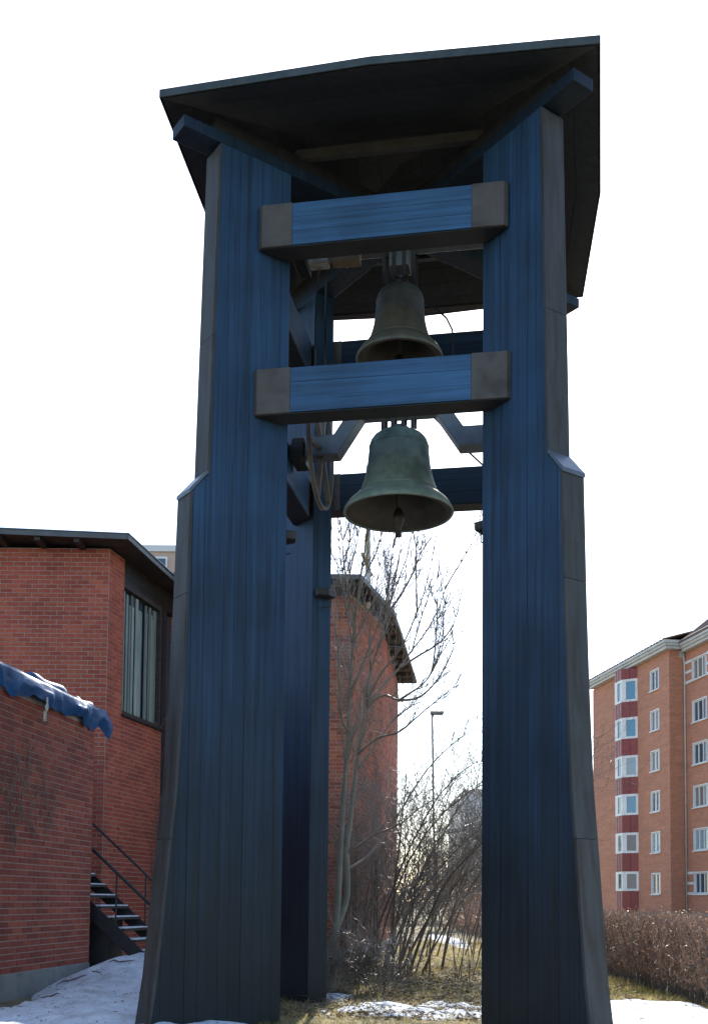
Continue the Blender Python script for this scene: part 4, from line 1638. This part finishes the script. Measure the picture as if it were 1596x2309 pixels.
def shrub(name, label, bx, by, spread, count, hgt, lean, mat, seed, r=(.008, .02), lev=2, kids=(2, 4), rad_=.25, fine='twig'):
    rg = random.Random(seed)
    t = thing(name, label, 'shrub', (bx, by, 0))
    tw = MB()
    for k in range(count):
        p = Vector((bx + rg.gauss(0, rad_), by + rg.gauss(0, rad_), -.03))
        a = rg.uniform(0, 2 * math.pi)
        out = Vector((math.cos(a) * spread + lean[0], math.sin(a) * spread * .7 + lean[1], 1)).normalized()
        L_ = hgt * rg.uniform(.6, 1.1)
        d = (out + Vector((0, 0, .9))).normalized()
        pts = [p]
        for i in range(9):
            d = (d + out * .10 + rvec(rg) * .09 - Vector((0, 0, .055 * i * .5))).normalized()
            pts.append(pts[-1] + d * (L_ / 9))
        r0 = rg.uniform(*r)
        s = MB()
        s.tube(pts, [r0 * (1 - .8 * i / 9) for i in range(10)], 6)
        s.build('stem', mat, t, smooth=True)
        for i in range(2, 9):
            for _ in range(rg.randint(*kids)):
                ax = (pts[i + 1] - pts[i]).normalized()
                sd = rvec(rg)
                sd = (sd - ax * sd.dot(ax)).normalized()
                sprout(tw, rg, pts[i].lerp(pts[i + 1], rg.random()), ax * .5 + sd * .8 + Vector((0, 0, .2)), L_ * rg.uniform(.14, .36), rg.uniform(.004, .0075) * max(1, by / 22), lev - 1, .2, .26, (2, 4), 3)
    tw.build('twigs', MAT[fine], t, kind='stuff')
    return t


shrub('arching_shrub', 'large bare shrub with dark stems arching right over grass', .75, 18.2, .46, 22, 4.2, (.46, -.1), MAT['twig_dark'], 5, (.012, .032), 2, (3, 5), .38)
shrub('twiggy_shrub', 'fine bare shrub standing behind the arching one, against the sky', 2.35, 23.5, .42, 20, 5.2, (.08, 0), MAT['twig_dark'], 6, (.008, .02), 3, (2, 3), .7)
shrub('wall_shrub', 'dense brown shrub growing against the church wing wall', .05, 19.3, .22, 20, 3.2, (.12, -.05), MAT['twig_dark'], 7, (.008, .02), 2, (3, 5), .45)
shrub('low_dark_bush', 'low tangled dark bush at the foot of the tree', .18, 14.0, .8, 30, .9, (.1, 0), MAT['twig'], 8, (.003, .006), 2, (2, 4), .24, 'twig')
shrub('young_saplings', 'few thin upright saplings in the sunny grass', 1.78, 16.6, .30, 7, 1.9, (.12, 0), MAT['twig'], 9, (.006, .011), 1, (0, 1), .14)
shrub('far_bush', 'brown bush mass beside the far end of the hedge', 3.9, 31, .6, 16, 1.8, (0, 0), MAT['twig'], 10, (.01, .02), 3, (2, 4), .9, 'hedge')
shrub('far_thicket', 'grey bare thicket in front of the grey building', 4.7, 44, .5, 22, 4.6, (-.1, 0), MAT['twig'], 12, (.012, .03), 3, (2, 4), .8)
shrub('distant_scrub', 'low brown scrub along the horizon left of the lamp', 3.2, 56, .9, 60, 3.2, (0, 0), MAT['twig'], 14, (.012, .03), 2, (3, 5), 1.9, 'twig')

# creepers on the brick walls


def creeper(name, label, P, s0, s1, z0, z1, count, seed, dens=None, mat='twig'):
    rg = random.Random(seed)
    b = MB()
    for k in range(count):
        s, z = rg.uniform(s0, s1), z0
        if dens:
            s = dens(rg)
        zt = z0 + (z1 - z0) * rg.uniform(.4, 1.0)
        if rg.random() < .6:
            z = rg.uniform(z0 - (.3 if z0 > 1 else 0), zt)
        elif z0 > 1:
            z += abs(rg.gauss(0, .5))
        a = math.pi / 2 + rg.uniform(-.5, .5)
        pts = []
        for i in range(rg.randint(6, 20)):
            pts.append(P(s, .018 + rg.uniform(0, .03), z))
            a += rg.uniform(-.9, .9)
            a = a * .88 + math.pi / 2 * .12
            s += math.cos(a) * .09
            z += math.sin(a) * .10
            if z > zt or not s0 - .2 < s < s1 + .2:
                break
        if len(pts) > 2:
            r = rg.uniform(.002, .0065)
            b.tube(pts, [r * (1 - .6 * i / len(pts)) for i in range(len(pts))], 3, cap=False)
    o = b.build(name, MAT[mat])
    tag(o, label, 'creeper')


creeper('climbing_vine', 'leafless vine stems on the low building brick wall', P3w, .9, 4.6, 1.9, 3.5, 110, 31, dens=lambda rg: 1.25 + abs(rg.gauss(1.3, .9)), mat='twig_dark')
creeper('ivy_stems', 'dry vine hanging over the chapel corner post', P2, 2.0, 2.55, .3, 5.6, 150, 32, mat='twig')
WD = Vector((.66, 2.2, 0)).normalized()
WN = Vector((WD.y, -WD.x, 0))
PWs = lambda s, o, z: Vector((-.11, 20.6, 0)) + WD * s + WN * o + Vector((0, 0, z))
creeper('wall_creeper', 'brown leafless creeper covering the church wing corner', PWs, .0, 2.25, .3, 6.6, 420, 33, mat='twig')
creeper('branch_tangle', 'thin dry creeper on the front brick face of the church wing', lambda s, o, z: Vector((-.11 - s, 20.6 - o, z)), .0, .6, .3, 6.0, 60, 34)

# hedge running back along the right side
hd = thing('bare_hedge', 'long clipped brown leafless hedge along the right side', 'hedge', (4.3, 16, 0))
rg = random.Random(77)
stems, tw, lf = MB(), MB(), MB()
y = 9.6
HT = 1.12
while y < 46:
    dens = min(1.0, 13.5 / y)
    for _ in range(4 if y < 20 else 2):
        p = Vector((4.40 + max(-.3, rg.gauss(0, .2)), y + rg.uniform(0, .1), -.02))
        pts = [p]
        d = Vector((rg.uniform(-.25, .25), rg.uniform(-.2, .2), 1)).normalized()
        for i in range(5):
            d = (d + rvec(rg) * .22 + Vector((0, 0, .1))).normalized()
            pts.append(pts[-1] + d * .2)
        stems.tube(pts, [.011, .010, .008, .006, .005, .003], 4, cap=False)
    nk = int(170 * dens)
    for _ in range(nk):
        z = HT * (1 - rg.random() ** 1.25 * .85) if rg.random() < .75 else rg.uniform(.2, HT)
        x = 4.36 + rg.uniform(-.5, .5) * (1 if z > .35 else .7)
        p = Vector((x, y + rg.uniform(0, .11), z - .12))
        if p.z < .12:
            continue
        d = Vector((rg.uniform(-.6, .6), rg.uniform(-.6, .6), rg.uniform(.2, 1))).normalized()
        ln = rg.uniform(.08, .2)
        if p.z + d.z * ln > HT + .05:
            ln *= .4
        e = p + d * ln
        s = d.cross(rvec(rg)).normalized() * rg.uniform(.0016, .0032) * (1 + .02 * y)
        s2 = d.cross(s).normalized() * s.length
        tw.add([p - s, p + s, p + s2, e], [(0, 1, 3), (1, 2, 3), (2, 0, 3)])
        if rg.random() < .55:
            c = p.lerp(e, rg.random())
            a, g = rvec(rg) * rg.uniform(.008, .018), rvec(rg) * rg.uniform(.008, .016)
            lf.add([c - a, c + g, c + a, c - g], [(0, 1, 2, 3)])
    y += .075 if y < 20 else .12
stems.build('stems', MAT['twig_dark'], hd, kind='stuff')
tw.build('twigs', MAT['hedge'], hd, kind='stuff')
lf.build('dry_leaves', MAT['hedge_leaf'], hd, kind='stuff')

# dry grass, dead leaves and fallen stalks
rg = random.Random(5)
gb_, lt = MB(), MB()
for k in range(42000):
    if k % 3 == 0:
        x, yy = rg.uniform(2.2, 4.2), rg.uniform(9.5, 20)
    else:
        x, yy = rg.uniform(-.9, 4.0), 9.9 + 22 * rg.random() ** 1.5
    if snow_right(x, yy) > .02 or rg.random() < .35 and fbm(x, yy, .8, 60) < 0:
        continue
    z = gh(x, yy) - .005
    h = rg.uniform(.02, .085) * (1.3 if yy > 16 else 1)
    a = rg.uniform(0, 6.28)
    w = .0035 * (1 + yy * .04)
    l = Vector((rg.uniform(-1, 1), rg.uniform(-1, 1), 0)) * h * 1.1
    gb_.add([(x - w * math.cos(a), yy - w * math.sin(a), z), (x + w * math.cos(a), yy + w * math.sin(a), z), (x + l.x, yy + l.y, z + h)], [(0, 1, 2)])
for k in range(9000):
    x, yy = rg.uniform(-.9, 3.9), 10.9 + 9 * rg.random() ** 1.3
    if snow_right(x, yy) > (.03 if rg.random() < .9 else .2):
        continue
    z = gh(x, yy) + rg.uniform(.004, .03)
    c = Vector((x, yy, z))
    a, g = rvec(rg) * .03, rvec(rg) * .022
    a.z *= .5
    g.z *= .5
    lt.add([c - a, c + g, c + a * .9, c - g], [(0, 1, 2, 3)])
for k in range(500):
    x, yy = rg.uniform(-.7, 3.6), 11.2 + 8 * rg.random() ** 1.3
    if snow_right(x, yy) > .06 and rg.random() < .8:
        continue
    p = Vector((x, yy, gh(x, yy) + .02))
    d = Vector((rg.uniform(-1, 1), rg.uniform(-1, 1), rg.uniform(0, .35)))
    lt.tube([p, p + d * .12 + Vector((0, 0, .02)), p + d * rg.uniform(.2, .4)], [.005, .004, .002], 3, cap=False)
dt = MB()
for k in range(2600):
    if k % 3:
        x, yy = rg.uniform(-5, -1.2), rg.uniform(9.6, 15.6)
        h = snow_left(x, yy)
    else:
        x, yy = rg.uniform(-.5, 3.8), rg.uniform(9.8, 13.5)
        h = snow_right(x, yy)
    if h < .02:
        continue
    c = Vector((x, yy, gh(x, yy) + min(h, .9) + .008))
    q = rg.uniform(.004, .014) * (2 if rg.random() < .06 else 1)
    a, g = rvec(rg) * q * 1.8, rvec(rg) * q
    a.z *= .3
    g.z *= .3
    dt.add([c - a, c + g, c + a, c - g], [(0, 1, 2, 3)])
tag(dt.build('snow_dirt', MAT['litter'], kind='stuff'), 'dark crumbs of bark and soil scattered on the snow', 'dirt')
tag(gb_.build('dry_grass', MAT['grass'], kind='stuff'), 'short yellowed winter grass behind and beside the tower', 'grass')
tag(lt.build('leaf_litter', MAT['litter'], kind='stuff'), 'dead leaves and broken stalks scattered under the shrubs', 'leaf litter')

# trees along the far side of the road, beyond the bushes
for k, (x, y_, h_, lab) in enumerate(((9.5, 95, 9, 'tall bare tree far beyond the hedge, right of the lamp'), (3.5, 110, 8, 'small bare tree on the far horizon behind the lamp'))):
    t = thing('far_tree', lab, 'tree', (x, y_, 0), group='bare trees far beyond the bushes')
    rg = random.Random(90 + k)
    b = MB()
    b.tube([(x, y_, 0), (x + .1, y_, h_ * .4), (x, y_, h_ * .7)], [.2, .14, .06], 7)
    b.build('trunk', MAT['twig'], t)
    b = MB()
    for i in range(26):
        z = h_ * rg.uniform(.2, .7)
        sprout(b, rg, Vector((x, y_, z)), Vector((rg.uniform(-1, 1), rg.uniform(-1, 1), rg.uniform(.4, 1.2))), h_ * rg.uniform(.2, .4), .05, 2, .2, .2, (3, 5), 3)
    b.build('crown', MAT['twig'], t, kind='stuff')
